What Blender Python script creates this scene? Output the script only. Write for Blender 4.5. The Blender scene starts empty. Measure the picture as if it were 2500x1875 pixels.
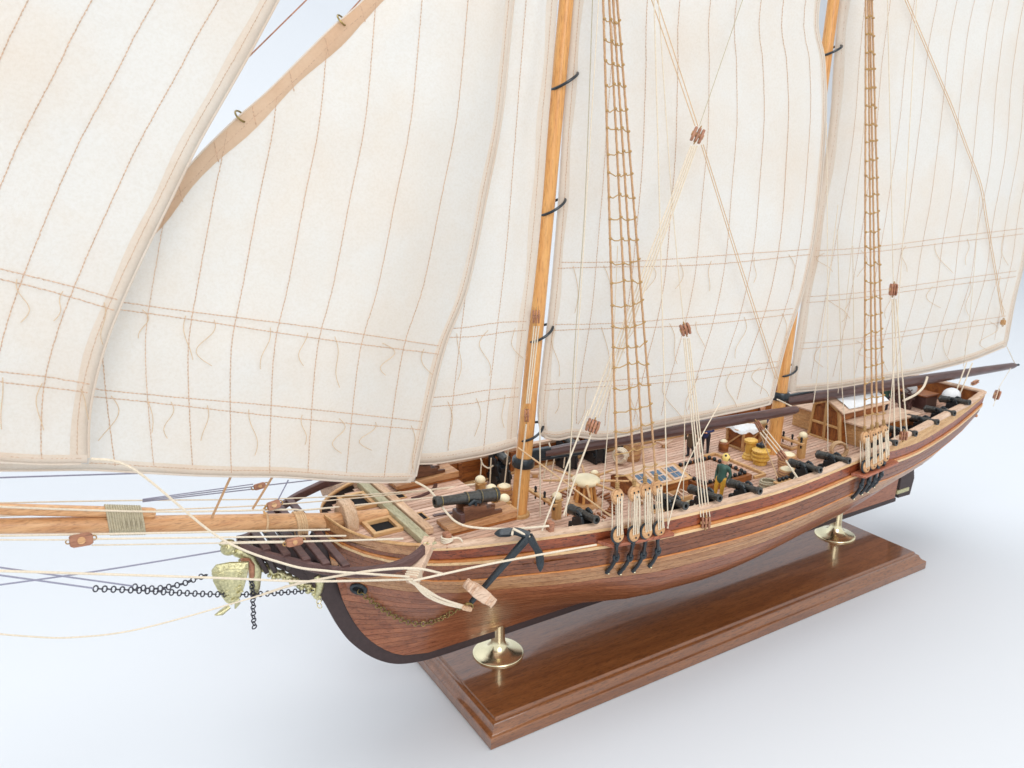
import bpy, bmesh, math, random
import numpy as np
from mathutils import Vector, Matrix
random.seed(7); rng = np.random.RandomState(7)
scene = bpy.context.scene
COL = scene.collection
S = 0.01                     # all coordinates below are centimetres; meshes are stored in metres

# ------------------------------------------------------------------ camera
CAM = np.array([-17.818, -36.159, 29.481]); YAW, PITCH, ROLL, FPX = math.radians(31.733), math.radians(15.482), math.radians(0.482), 1982.07
CF = np.array([math.sin(YAW)*math.cos(PITCH), math.cos(YAW)*math.cos(PITCH), -math.sin(PITCH)])
_r = np.array([math.cos(YAW), -math.sin(YAW), 0.0]); _u = np.cross(_r, CF)
CR = math.cos(ROLL)*_r + math.sin(ROLL)*_u; CU = -math.sin(ROLL)*_r + math.cos(ROLL)*_u
cd = bpy.data.cameras.new('camera'); cam = bpy.data.objects.new('camera', cd); COL.objects.link(cam)
cam.matrix_world = Matrix(((CR[0], CU[0], -CF[0], CAM[0]*S), (CR[1], CU[1], -CF[1], CAM[1]*S), (CR[2], CU[2], -CF[2], CAM[2]*S), (0, 0, 0, 1)))
cd.sensor_width = 36; cd.lens = FPX/2500*36; cd.clip_start = 0.01; cd.clip_end = 50
cd.dof.use_dof = True; cd.dof.focus_distance = 0.44; cd.dof.aperture_fstop = 26.0
scene.camera = cam

# ------------------------------------------------------------------ light: soft white studio light
world = bpy.data.worlds.new('World'); scene.world = world; world.use_nodes = True
bg = world.node_tree.nodes['Background']; bg.inputs[0].default_value = (0.95, 0.975, 1.0, 1); bg.inputs[1].default_value = 0.66
def area(name, loc, target, size, power, col):
    l = bpy.data.lights.new(name, 'AREA'); l.shape = 'DISK'; l.size = size; l.energy = power; l.color = col
    o = bpy.data.objects.new(name, l); COL.objects.link(o); o.location = loc
    o.rotation_euler = (Vector(target)-Vector(loc)).to_track_quat('-Z', 'Y').to_euler()
    return o
area('softbox_overhead', (0.2, 0.25, 2.3), (0.2, 0.1, 0.0), 2.4, 30, (0.98, 0.99, 1.0))
area('softbox_front', (-0.3, -1.9, 1.25), (0.15, 0.0, 0.15), 1.5, 17, (1.0, 0.985, 0.96))
vs = scene.view_settings; vs.view_transform = 'Standard'; vs.look = 'None'; vs.exposure = 0.29; vs.gamma = 1.0; vs.use_curve_mapping = False

# ------------------------------------------------------------------ pixel -> point of the place (2500 x 1875 photo pixels, cm)
def ray(px, py): return CF + CR*((px-1250)/FPX) + CU*((937.5-py)/FPX)
def at_y(px, py, y):
    d = ray(px, py); return CAM + d*((y-CAM[1])/d[1])
def at_z(px, py, z):
    d = ray(px, py); return CAM + d*((z-CAM[2])/d[2])
def proj(P):
    d = np.asarray(P, float)-CAM; z = d@CF
    return np.array([1250+FPX*(d@CR)/z, 937.5-FPX*(d@CU)/z])

# ------------------------------------------------------------------ mesh helpers
def nrm(a):
    a = np.asarray(a, float); n = np.linalg.norm(a); return a/n if n > 1e-12 else a
def frame(d, up=(0, 0, 1)):
    d = nrm(d); up = np.asarray(up, float)
    if abs(d@nrm(up)) > 0.97: up = np.array([1.0, 0, 0])
    x = nrm(np.cross(up, d)); y = np.cross(d, x); return x, y, d
class MB:
    def __init__(s): s.v = []; s.f = []
    def add(s, v, f):
        o = len(s.v); s.v.extend([tuple(map(float, p)) for p in v]); s.f.extend([tuple(i+o for i in q) for q in f]); return s
    def box(s, c, size, rot=None):
        c = np.asarray(c, float); h = np.asarray(size, float)/2
        P = [np.array([x, y, z])*h for z in (-1, 1) for y in (-1, 1) for x in (-1, 1)]
        if rot is not None: P = [rot@p for p in P]
        return s.add([c+p for p in P], [(0, 2, 3, 1), (4, 5, 7, 6), (0, 1, 5, 4), (2, 6, 7, 3), (0, 4, 6, 2), (1, 3, 7, 5)])
    def beam(s, a, b, w, h, up=(0, 0, 1), w2=None, h2=None):
        a = np.asarray(a, float); b = np.asarray(b, float); x, y, d = frame(b-a, up)
        w2 = w if w2 is None else w2; h2 = h if h2 is None else h2
        q = lambda p, W, H: [p-x*W/2-y*H/2, p+x*W/2-y*H/2, p+x*W/2+y*H/2, p-x*W/2+y*H/2]
        return s.add(q(a, w, h)+q(b, w2, h2), [(3, 2, 1, 0), (4, 5, 6, 7), (0, 1, 5, 4), (1, 2, 6, 5), (2, 3, 7, 6), (3, 0, 4, 7)])
    def tube(s, pts, r, n=6, caps=True, lobes=0, pitch=1.0, closed=False):
        pts = [np.asarray(p, float) for p in pts]; m = len(pts)
        if m < 2: return s
        R = r if hasattr(r, '__len__') else [r]*m
        T = []
        for i in range(m):
            a = pts[(i-1) % m] if closed else pts[max(i-1, 0)]; b = pts[(i+1) % m] if closed else pts[min(i+1, m-1)]
            T.append(nrm(b-a))
        x, y, _ = frame(T[0]); o = len(s.v); L = 0.0
        for i in range(m):
            if i:
                x = nrm(x-T[i]*(x@T[i])); y = np.cross(T[i], x); L += np.linalg.norm(pts[i]-pts[i-1])
            for k in range(n):
                a = 2*math.pi*k/n; rr = R[i]
                if lobes: rr = R[i]*(1+0.16*math.cos(lobes*(a-2*math.pi*L/pitch/lobes)))
                s.v.append(tuple(pts[i]+x*math.cos(a)*rr+y*math.sin(a)*rr))
        for i in range(m if closed else m-1):
            j = (i+1) % m
            for k in range(n):
                k2 = (k+1) % n; s.f.append((o+i*n+k, o+i*n+k2, o+j*n+k2, o+j*n+k))
        if caps and not closed:
            s.f.append(tuple(o+k for k in range(n))[::-1]); s.f.append(tuple(o+(m-1)*n+k for k in range(n)))
        return s
    def lathe(s, prof, c=(0, 0, 0), axis=(0, 0, 1), n=16, up=(0, 0, 1)):
        c = np.asarray(c, float); x, y, d = frame(axis, up); o = len(s.v)
        for r, z in prof:
            for k in range(n):
                a = 2*math.pi*k/n; s.v.append(tuple(c+d*z+(x*math.cos(a)+y*math.sin(a))*max(r, 1e-4)))
        for i in range(len(prof)-1):
            for k in range(n):
                k2 = (k+1) % n; s.f.append((o+i*n+k, o+i*n+k2, o+(i+1)*n+k2, o+(i+1)*n+k))
        s.f.append(tuple(o+k for k in range(n))[::-1]); s.f.append(tuple(o+(len(prof)-1)*n+k for k in range(n)))
        return s
    def torus(s, c, R, r, axis=(0, 0, 1), n=20, m=8, sx=1.0, up=(0, 0, 1)):
        c = np.asarray(c, float); x, y, d = frame(axis, up)
        return s.tube([c+x*math.cos(2*math.pi*k/n)*R*sx+y*math.sin(2*math.pi*k/n)*R for k in range(n)], r, m, closed=True)
    def prism(s, poly, o, ux, uy, dep):
        o, ux, uy, dep = [np.asarray(a, float) for a in (o, ux, uy, dep)]; n = len(poly)
        a = [o+ux*p[0]+uy*p[1] for p in poly]
        return s.add(a+[p+dep for p in a], [tuple(range(n))[::-1], tuple(range(n, 2*n))]+[(i, (i+1) % n, n+(i+1) % n, n+i) for i in range(n)])
    def ball(s, c, r, n=10, m=7):
        r = np.ones(3)*r if not hasattr(r, '__len__') else np.asarray(r, float); o = len(s.v); c = np.asarray(c, float)
        for i in range(1, m):
            t = math.pi*i/m
            for k in range(n):
                a = 2*math.pi*k/n; s.v.append(tuple(c+r*np.array([math.sin(t)*math.cos(a), math.sin(t)*math.sin(a), math.cos(t)])))
        tp = len(s.v); s.v.append(tuple(c+r*np.array([0, 0, 1]))); bt = len(s.v); s.v.append(tuple(c-r*np.array([0, 0, 1])))
        for i in range(m-2):
            for k in range(n):
                k2 = (k+1) % n; s.f.append((o+i*n+k, o+(i+1)*n+k, o+(i+1)*n+k2, o+i*n+k2))
        for k in range(n):
            k2 = (k+1) % n; s.f.append((tp, o+k, o+k2)); s.f.append((bt, o+(m-2)*n+k2, o+(m-2)*n+k))
        return s
    def grid(s, P, flip=False):
        nu, nv = len(P), len(P[0]); o = len(s.v)
        for row in P: s.v.extend([tuple(map(float, p)) for p in row])
        for i in range(nu-1):
            for j in range(nv-1):
                q = (o+i*nv+j, o+(i+1)*nv+j, o+(i+1)*nv+j+1, o+i*nv+j+1); s.f.append(q[::-1] if flip else q)
        return s
    def mesh(s, name, bevel=0, smooth=True, ang=35, off=(0, 0, 0), fix=True):
        me = bpy.data.meshes.new(name); V = (np.array(s.v)-np.asarray(off, float))*S
        me.from_pydata(V.tolist(), [], s.f)
        if bevel or fix:
            bm = bmesh.new(); bm.from_mesh(me)
            if fix: bmesh.ops.recalc_face_normals(bm, faces=bm.faces)
            if bevel:
                ed = [e for e in bm.edges if len(e.link_faces) == 2 and e.calc_face_angle(0) > 0.6]
                bmesh.ops.bevel(bm, geom=ed, offset=bevel*S, segments=1, affect='EDGES', clamp_overlap=True)
            bm.to_mesh(me); bm.free()
        if smooth:
            me.polygons.foreach_set('use_smooth', [True]*len(me.polygons)); me.set_sharp_from_angle(angle=math.radians(ang))
        me.update(); return me
    def build(s, name, mat, parent=None, bevel=0, smooth=True, ang=35, world=True, fix=True):
        off = (0, 0, 0)
        if parent is not None and world: off = ROOT.get(root_of(parent).name, (0, 0, 0))
        me = s.mesh(name, bevel, smooth, ang, off, fix); me.materials.append(mat)
        o = bpy.data.objects.new(name, me); COL.objects.link(o); o.parent = parent
        return o
ROOT = {}
def root_of(o):
    while o.parent is not None: o = o.parent
    return o
def thing(name, label, cat, loc=(0, 0, 0), rotz=0.0, group=None):
    o = bpy.data.objects.new(name, None); COL.objects.link(o); o.empty_display_size = 0.01
    o.location = Vector(loc)*S; o.rotation_euler = (0, 0, rotz); ROOT[o.name] = tuple(loc)
    o['label'] = label; o['category'] = cat
    if group: o['group'] = group
    return o
def tag(o, label, cat, group=None):
    o['label'] = label; o['category'] = cat
    if group: o['group'] = group
    return o
def link_copy(o, parent, loc=None):
    c = o.copy(); COL.objects.link(c); c.parent = parent
    return c
def copy_thing(root, label, loc, rotz, group=None):
    r = root.copy(); COL.objects.link(r); r.location = Vector(loc)*S; r.rotation_euler = (0, 0, rotz); r['label'] = label; ROOT[r.name] = tuple(loc)
    if group: r['group'] = group
    for ch in list(root.children):
        c = link_copy(ch, r)
        for g in list(ch.children): link_copy(g, c)
    return r
def pchip(xs, ys):
    xs = np.asarray(xs, float); ys = np.asarray(ys, float); h = np.diff(xs); dl = np.diff(ys)/h; m = np.zeros(len(xs))
    for i in range(1, len(xs)-1):
        if dl[i-1]*dl[i] > 0:
            w1 = 2*h[i]+h[i-1]; w2 = h[i]+2*h[i-1]; m[i] = (w1+w2)/(w1/dl[i-1]+w2/dl[i])
    m[0] = dl[0]; m[-1] = dl[-1]
    def f(x):
        if x <= xs[0]: return ys[0]+m[0]*(x-xs[0])*0
        if x >= xs[-1]: return ys[-1]
        i = int(np.searchsorted(xs, x))-1; t = (x-xs[i])/h[i]
        return ((1+2*t)*(1-t)**2*ys[i]+t*(1-t)**2*h[i]*m[i]+t*t*(3-2*t)*ys[i+1]+t*t*(t-1)*h[i]*m[i+1])
    return f
def smooth_path(pts, n=6):
    pts = [np.asarray(p, float) for p in pts]
    if len(pts) < 3: return [pts[0]+(pts[-1]-pts[0])*i/n for i in range(n+1)]
    out = []
    for i in range(len(pts)-1):
        p0 = pts[max(i-1, 0)]; p1 = pts[i]; p2 = pts[i+1]; p3 = pts[min(i+2, len(pts)-1)]
        for k in range(n):
            t = k/n; out.append(0.5*((2*p1)+(p2-p0)*t+(2*p0-5*p1+4*p2-p3)*t*t+(3*p1-p0-3*p2+p3)*t**3))
    out.append(pts[-1]); return out

# ------------------------------------------------------------------ materials
def srgb(r, g, b):
    f = lambda c: (c/255/12.92) if c/255 <= 0.04045 else ((c/255+0.055)/1.055)**2.4
    return (f(r), f(g), f(b), 1)
def nodes(name):
    m = bpy.data.materials.new(name); m.use_nodes = True; nt = m.node_tree; return m, nt, nt.nodes['Principled BSDF']
def mixrgb(nt, a, b, fac, mode='MIX'):
    n = nt.nodes.new('ShaderNodeMix'); n.data_type = 'RGBA'; n.blend_type = mode
    for sock, val in ((n.inputs[0], fac), (n.inputs[6], a), (n.inputs[7], b)):
        if hasattr(val, 'links') or isinstance(val, bpy.types.NodeSocket): nt.links.new(val, sock)
        else: sock.default_value = val
    return n.outputs[2]
def ramp(nt, fac, stops):
    n = nt.nodes.new('ShaderNodeValToRGB'); nt.links.new(fac, n.inputs[0]); e = n.color_ramp.elements
    while len(e) < len(stops): e.new(0.5)
    for i, (p, c) in enumerate(stops): e[i].position = p; e[i].color = c if hasattr(c, '__len__') else (c, c, c, 1)
    return n.outputs[0]
def noise(nt, vec, scale, detail=4, rough=0.55, dist=0.0):
    n = nt.nodes.new('ShaderNodeTexNoise'); n.inputs['Scale'].default_value = scale; n.inputs['Detail'].default_value = detail
    n.inputs['Roughness'].default_value = rough; n.inputs['Distortion'].default_value = dist; nt.links.new(vec, n.inputs['Vector']); return n.outputs[0]
def mapped(nt, sc, kind='Object', rnd=True):
    tc = nt.nodes.new('ShaderNodeTexCoord'); mp = nt.nodes.new('ShaderNodeMapping'); nt.links.new(tc.outputs[kind], mp.inputs[0])
    mp.inputs['Scale'].default_value = [c*100 for c in sc]
    if rnd:
        oi = nt.nodes.new('ShaderNodeObjectInfo'); ml = nt.nodes.new('ShaderNodeVectorMath'); ml.operation = 'SCALE'
        cb = nt.nodes.new('ShaderNodeCombineXYZ')
        for k in range(3): nt.links.new(oi.outputs['Random'], cb.inputs[k])
        nt.links.new(cb.outputs[0], ml.inputs[0]); ml.inputs['Scale'].default_value = 37.0; nt.links.new(ml.outputs[0], mp.inputs['Location'])
    return mp.outputs[0]
def bump(nt, bsdf, h, strength, dist=0.0002):
    b = nt.nodes.new('ShaderNodeBump'); b.inputs['Strength'].default_value = strength; b.inputs['Distance'].default_value = dist
    nt.links.new(h, b.inputs['Height']); nt.links.new(b.outputs[0], bsdf.inputs['Normal'])
def wood(name, c1, c2, axis='X', freq=1.0, rough=0.5, coat=0.0, vary=0.25, pores=0.0, pcol=(0.03, 0.012, 0.006, 1), stretch=0.12):
    m, nt, b = nodes(name)
    sc = {'X': (stretch, 1, 1), 'Y': (1, stretch, 1), 'Z': (1, 1, stretch)}[axis]; sc = [q*freq for q in sc]
    v = mapped(nt, sc); f1 = noise(nt, v, 2.2, 5, 0.6, 0.4); f2 = noise(nt, v, 14.0, 4, 0.6)
    c = mixrgb(nt, c1, c2, ramp(nt, f1, [(0.32, 0), (0.68, 1)]))
    c = mixrgb(nt, c, mixrgb(nt, c, (0.42, 0.33, 0.28, 1), 1.0, 'MULTIPLY'), ramp(nt, f2, [(0.52, 0), (0.72, 0.75)]))
    if pores:
        sp = {'X': (1.2, 6, 6), 'Y': (6, 1.2, 6), 'Z': (6, 6, 1.2)}[axis]
        f3 = noise(nt, mapped(nt, sp), 2.2, 2, 0.5); c = mixrgb(nt, c, pcol, ramp(nt, f3, [(0.56, 0), (0.66, pores)]))
    oi = nt.nodes.new('ShaderNodeObjectInfo'); hv = nt.nodes.new('ShaderNodeHueSaturation'); mr = nt.nodes.new('ShaderNodeMapRange')
    mr.inputs[3].default_value = 1-vary; mr.inputs[4].default_value = 1+vary; nt.links.new(oi.outputs['Random'], mr.inputs[0]); nt.links.new(mr.outputs[0], hv.inputs['Value'])
    nt.links.new(c, hv.inputs['Color']); nt.links.new(hv.outputs[0], b.inputs['Base Color'])
    b.inputs['Roughness'].default_value = rough; b.inputs['Coat Weight'].default_value = coat; b.inputs['Coat Roughness'].default_value = 0.18
    bump(nt, b, f2, 0.35); return m
def plain(name, c, rough=0.5, metal=0.0, var=0.2, freq=3.0, coat=0.0, bmp=0.25):
    m, nt, b = nodes(name); v = mapped(nt, (1, 1, 1)); f = noise(nt, v, freq, 5, 0.6)
    d = tuple(q*(1-var) for q in c[:3])+(1,); l = tuple(min(1, q*(1+var)) for q in c[:3])+(1,)
    nt.links.new(mixrgb(nt, d, l, ramp(nt, f, [(0.3, 0), (0.7, 1)])), b.inputs['Base Color'])
    b.inputs['Roughness'].default_value = rough; b.inputs['Metallic'].default_value = metal; b.inputs['Coat Weight'].default_value = coat
    if bmp: bump(nt, b, noise(nt, v, freq*6, 4, 0.6), bmp)
    return m
M = {}
M['mahog'] = wood('mahogany_band', srgb(160, 82, 46), srgb(116, 52, 27), 'X', 1.0, 0.40, 0.25, 0.08, 0.85, srgb(64, 24, 12))
M['wale'] = wood('mahogany_wale', srgb(148, 90, 57), srgb(108, 59, 35), 'X', 1.0, 0.42, 0.2, 0.08, 0.75, srgb(64, 30, 18))
M['orange'] = wood('orange_strip', srgb(224, 150, 80), srgb(196, 116, 54), 'X', 1.0, 0.45, 0.2, 0.08)
M['pale'] = wood('pale_strip', srgb(234, 202, 156), srgb(214, 172, 122), 'X', 1.0, 0.5, 0.1, 0.08)
M['tan'] = wood('tan_planks', srgb(198, 150, 106), srgb(164, 112, 70), 'X', 1.0, 0.40, 0.3, 0.12, 0.45, srgb(108, 66, 38))
M['brown'] = wood('brown_planks', srgb(168, 106, 72), srgb(128, 72, 46), 'X', 1.0, 0.34, 0.4, 0.15, 0.5, srgb(76, 38, 24))
M['dark'] = plain('dark_stem_stain', srgb(62, 48, 48), 0.55, 0, 0.18, 4)
M['dark2'] = wood('dark_rail_wood', srgb(104, 74, 70), srgb(76, 50, 48), 'X', 1.2, 0.5, 0.1, 0.05, 0.3)
M['gap'] = plain('dark_caulking', srgb(40, 26, 22), 0.8, 0, 0.2)
M['deckw'] = wood('deck_planks', srgb(224, 194, 174), srgb(196, 154, 130), 'X', 1.2, 0.6, 0, 0.12, 0.3, srgb(138, 98, 78))
M['cap'] = wood('cap_rail_wood', srgb(226, 198, 174), srgb(204, 168, 140), 'X', 1.0, 0.55, 0.05, 0.05, 0.2, srgb(160, 120, 98))
M['inner'] = wood('inner_bulwark_wood', srgb(170, 104, 46), srgb(118, 62, 26), 'X', 1.0, 0.5, 0.1, 0.18, 0.4, srgb(62, 28, 12))
M['fit'] = wood('fitting_wood', srgb(222, 182, 130), srgb(192, 144, 94), 'X', 1.6, 0.55, 0.05, 0.08)
M['fitz'] = wood('fitting_wood_upright', srgb(214, 176, 120), srgb(186, 138, 84), 'Z', 1.6, 0.55, 0.05, 0.10)
M['mast'] = wood('mast_wood', srgb(236, 182, 112), srgb(214, 146, 78), 'Z', 1.4, 0.4, 0.25, 0.04, 0.2, srgb(168, 100, 52), 0.06)
M['spar'] = wood('bowsprit_wood', srgb(224, 178, 130), srgb(198, 144, 98), 'X', 1.4, 0.45, 0.15, 0.05, 0.35, srgb(120, 74, 46), 0.08)
M['boom'] = wood('boom_wood', srgb(100, 70, 66), srgb(68, 44, 42), 'X', 1.2, 0.35, 0.4, 0.06)
M['grey'] = wood('weathered_beam_wood', srgb(200, 192, 158), srgb(164, 158, 126), 'Y', 1.4, 0.6, 0, 0.06, 0.4, srgb(110, 104, 80))
M['pink'] = wood('light_beam_wood', srgb(220, 190, 160), srgb(198, 158, 122), 'Y', 1.4, 0.6, 0, 0.06, 0.3, srgb(140, 100, 70))
M['red'] = wood('channel_wood', srgb(180, 110, 80), srgb(148, 82, 58), 'X', 1.2, 0.5, 0.1, 0.08, 0.6, srgb(96, 44, 30))
M['base'] = wood('base_board_wood', srgb(146, 92, 50), srgb(116, 68, 33), 'X', 0.9, 0.32, 0.5, 0.0, 0.5, srgb(76, 42, 19), 0.09)
M['base'].node_tree.nodes['Principled BSDF'].inputs['Coat Weight'].default_value = 1.0; M['base'].node_tree.nodes['Principled BSDF'].inputs['Coat IOR'].default_value = 1.7; M['base'].node_tree.nodes['Principled BSDF'].inputs['Coat Roughness'].default_value = 0.10
M['iron'] = plain('black_iron', srgb(44, 52, 58), 0.34, 0.35, 0.25, 6, 0.25)
M['gunm'] = plain('gun_metal', srgb(86, 86, 84), 0.38, 0.75, 0.3, 7)
M['black'] = plain('black_paint', srgb(26, 31, 36), 0.42, 0.0, 0.3, 6)
M['brass'] = plain('polished_brass', srgb(248, 236, 196), 0.2, 1.0, 0.03, 3, 0, 0.04)
M['gold'] = plain('aged_gold_casting', srgb(204, 198, 156), 0.28, 0.8, 0.3, 9, 0, 0.5)
M['chain'] = plain('dark_chain_metal', srgb(84, 84, 92), 0.35, 0.8, 0.25, 8)
M['bchain'] = plain('brass_chain_metal', srgb(150, 132, 84), 0.35, 0.9, 0.25, 8)
M['rope'] = plain('cream_thread', srgb(226, 212, 190), 0.85, 0, 0.12, 12, 0, 0.6)
M['tanrope'] = plain('tan_thread', srgb(214, 180, 140), 0.85, 0, 0.18, 12, 0, 0.6)
M['shroud'] = plain('shroud_rope', srgb(194, 154, 116), 0.85, 0, 0.22, 14, 0, 0.8)
M['ratl'] = plain('ratline_rope', srgb(178, 142, 92), 0.85, 0, 0.15, 14, 0, 0.6)
M['grthr'] = plain('grey_thread', srgb(150, 150, 170), 0.85, 0, 0.1, 12)
M['lash'] = plain('grey_lashing', srgb(186, 176, 150), 0.85, 0, 0.15, 10, 0, 0.6)
M['stitch'] = plain('stitch_thread', srgb(206, 172, 144), 0.9, 0, 0.25, 8)
M['block'] = wood('block_wood', srgb(188, 132, 102), srgb(150, 98, 72), 'X', 2.0, 0.5, 0.1, 0.12, 0.35)
M['dead'] = wood('deadeye_wood', srgb(216, 172, 124), srgb(192, 142, 94), 'X', 1.6, 0.5, 0.1, 0.06, 0.3)
M['yellow'] = wood('yellow_boxwood', srgb(236, 196, 98), srgb(216, 166, 70), 'Z', 1.2, 0.45, 0.15, 0.04)
M['cream'] = plain('cream_paint', srgb(240, 226, 190), 0.45, 0, 0.04, 3)
M['white'] = plain('white_paint', srgb(226, 228, 230), 0.6, 0, 0.06, 3)
M['opening_shade'] = plain('painted_opening_shade', (0.004, 0.004, 0.005, 1), 1.0, 0, 0.1, 3, 0, 0)  # near-black colour painted in place of the shade inside openings
M['walnut'] = wood('walnut_wood', srgb(132, 88, 62), srgb(94, 56, 36), 'X', 1.4, 0.5, 0.1, 0.1, 0.4, srgb(50, 26, 16))
M['glass'] = plain('pane_glass', srgb(92, 114, 136), 0.15, 0, 0.3, 5)
# ------------------------------------------------------------------ setting: white seamless backdrop
def make_backdrop():
    m, nt, b = nodes('white_paper'); v = mapped(nt, (0.02, 0.02, 0.02), rnd=False)
    nt.links.new(mixrgb(nt, (0.64, 0.672, 0.715, 1), (0.665, 0.69, 0.72, 1), noise(nt, v, 1.0, 3)), b.inputs['Base Color'])
    b.inputs['Roughness'].default_value = 0.55; b.inputs['Specular IOR Level'].default_value = 0.25
    bump(nt, b, noise(nt, mapped(nt, (0.6, 0.6, 0.6), rnd=False), 1.5, 3), 0.05, 0.001)
    prof = [(-160, 0), (90, 0)]
    for k in range(1, 13):
        a = math.pi/2*k/12; prof.append((90+70*math.sin(a), 70-70*math.cos(a)))
    prof.append((160, 260))
    P = [[(x, y, z) for (y, z) in prof] for x in np.linspace(-300, 620, 25)]
    o = MB().grid(P).build('backdrop', m, None, fix=False); o['kind'] = 'structure'
make_backdrop()

# ------------------------------------------------------------------ display base with two brass pedestals
PL, PW, PH = 37.82, 11.15, 1.31
def make_base():
    t = thing('display_base', 'varnished brown wooden base board with moulded edge and brass pedestals under the ship', 'base', (PL/2, 0, 0))
    def rect(ins, z): return [(ins, -PW/2+ins, z), (PL-ins, -PW/2+ins, z), (PL-ins, PW/2-ins, z), (ins, PW/2-ins, z)]
    prof = [(0.06, 0.0), (0.0, 0.05), (0.0, 0.60), (0.05, 0.66), (0.16, 0.70), (0.28, 0.80), (0.36, 0.93), (0.42, 1.06), (0.52, 1.13), (0.62, 1.15), (0.64, 1.27), (0.70, PH)]
    mb = MB(); V = []; Fc = []
    for i, z in prof: V += rect(i, z)
    for i in range(len(prof)-1):
        for k in range(4): Fc.append((i*4+k, i*4+(k+1) % 4, (i+1)*4+(k+1) % 4, (i+1)*4+k))
    n = len(prof)-1; Fc.append((n*4, n*4+1, n*4+2, n*4+3)); Fc.append((3, 2, 1, 0)); mb.add(V, Fc)
    mb.build('base_board', M['base'], t, ang=25)
    for sx in (3.73, 34.40):
        z0 = PH
        pr = [(1.50, 0.0), (1.52, 0.05), (1.49, 0.11), (1.36, 0.16), (1.05, 0.22), (0.74, 0.33), (0.54, 0.50), (0.44, 0.75), (0.40, 1.0), (0.40, 2.15)]
        ped = MB().lathe(pr, (sx, 0, z0), n=40).build('pedestal', M['brass'], t, ang=50)
        # the slotted tube holding the keel
        for s in (-1, 1): MB().box((sx, s*0.3, z0+2.2), (0.62, 0.16, 0.55)).build('keel_clamp', M['brass'], ped, bevel=0.03)
make_base()

# ------------------------------------------------------------------ hull form
zr = pchip([-6.4, -5.8, -4.8, -3, -1.4, 2.3, 6.5, 10.5, 18, 27, 34, 40, 43, 45.6], [12.62, 12.32, 12.13, 12.0, 11.9, 11.65, 11.4, 11.25, 11.1, 11.25, 11.5, 11.75, 11.88, 12.28])
bb = pchip([-6.4, -6.2, -5.8, -4.8, -3.1, -1.4, 2.3, 6.5, 10.5, 18, 27, 34, 40, 45.6], [0.25, 0.75, 1.75, 3.2, 4.5, 5.1, 5.65, 6.15, 6.65, 6.85, 6.25, 5.4, 4.55, 3.75])
_rz = [12.6, 10.5, 8.73, 7.72, 6.32, 5.21, 4.1, 3.31, 3.02]; _rx = [-6.42, -6.28, -5.95, -5.65, -5.12, -4.47, -3.45, -2.17, -0.75]
xrab = pchip(_rz[::-1], _rx[::-1])
zbot = pchip(_rx+[3, 20, 25, 30, 34, 37, 40, 43, 45.6], _rz+[3.0, 3.0, 3.1, 3.5, 4.2, 5.1, 6.4, 8.0, 9.6])
_zt = np.linspace(0, 1, 11)
_sg=[(-6.4, [.9, .9, .9, .92, .93, .95, .96, .97, .98, .99, 1]), (-5.6, [.12, .16, .22, .29, .37, .46, .56, .67, .78, .89, 1]), (-4, [.06, .10, .16, .24, .34, .45, .57, .69, .81, .91, 1]),
 (0, [.045, .10, .19, .31, .45, .59, .72, .82, .90, .955, 1]), (6, [.04, .15, .31, .48, .64, .77, .86, .92, .965, .988, 1]), (11, [.04,.27,.54,.72,.825,.895,.94,.97,.985,.995,1]), (16, [.035, .33, .59, .75, .85, .91, .955, .985, .995, 1.0, 1]),
 (26, [.035, .18, .41, .62, .775, .87, .935, .975, .99, 1.0, 1]), (34, [.05, .20, .41, .60, .76, .87, .935, .97, .99, 1, 1]), (40, [.10, .42, .65, .79, .875, .925, .955, .98, .99, 1, 1]), (45.6, [.25, .75, .86, .90, .93, .95, .965, .98, .99, 1, 1])]
_sx = np.array([a for a, _ in _sg]); _sv = np.array([b for _, b in _sg])
def hy(x, z):
    z0, z1 = zbot(x), zr(x); ze = min(max((z-z0)/max(z1-z0, 1e-3), 0), 1.0)
    i = min(max(int(np.searchsorted(_sx, x))-1, 0), len(_sx)-2); w = min(max((x-_sx[i])/(_sx[i+1]-_sx[i]), 0), 1)
    w = w*w*(3-2*w)*0.5+w*0.5
    col = _sv[i]*(1-w)+_sv[i+1]*w
    k = min(int(ze*10), 9); t = ze*10-k
    p0, p1, p2, p3 = col[max(k-1, 0)], col[k], col[k+1], col[min(k+2, 10)]
    s = 0.5*(2*p1+(p2-p0)*t+(2*p0-5*p1+4*p2-p3)*t*t+(3*p1-p0-3*p2+p3)*t**3)
    return max(bb(x)*s, 0.22)
def kfac(x): return float(np.interp(x, [-6.4, -3, 4, 30, 45.6], [0.84, 0.93, 1.0, 1.0, 0.90]))
XE = 45.6
qshift = pchip([29.5, 32, 36, 40, 44, 45.6], [0, 0.42, 0.70, 0.55, 0.08, 0])
def zl(d, x):
    q = qshift(x) if (d > 0.3 and x > 29.5) else 0.0
    z = zr(x)-d*kfac(x)-q
    if d > 2.5 and x > 18:
        zw = zr(x)-2.5*kfac(x)-q; fr = (d-2.5)/1.1; z = max(z, zw-fr*0.75*max(zw-zbot(x), 0))
    return z
ZS_TB = None
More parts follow.
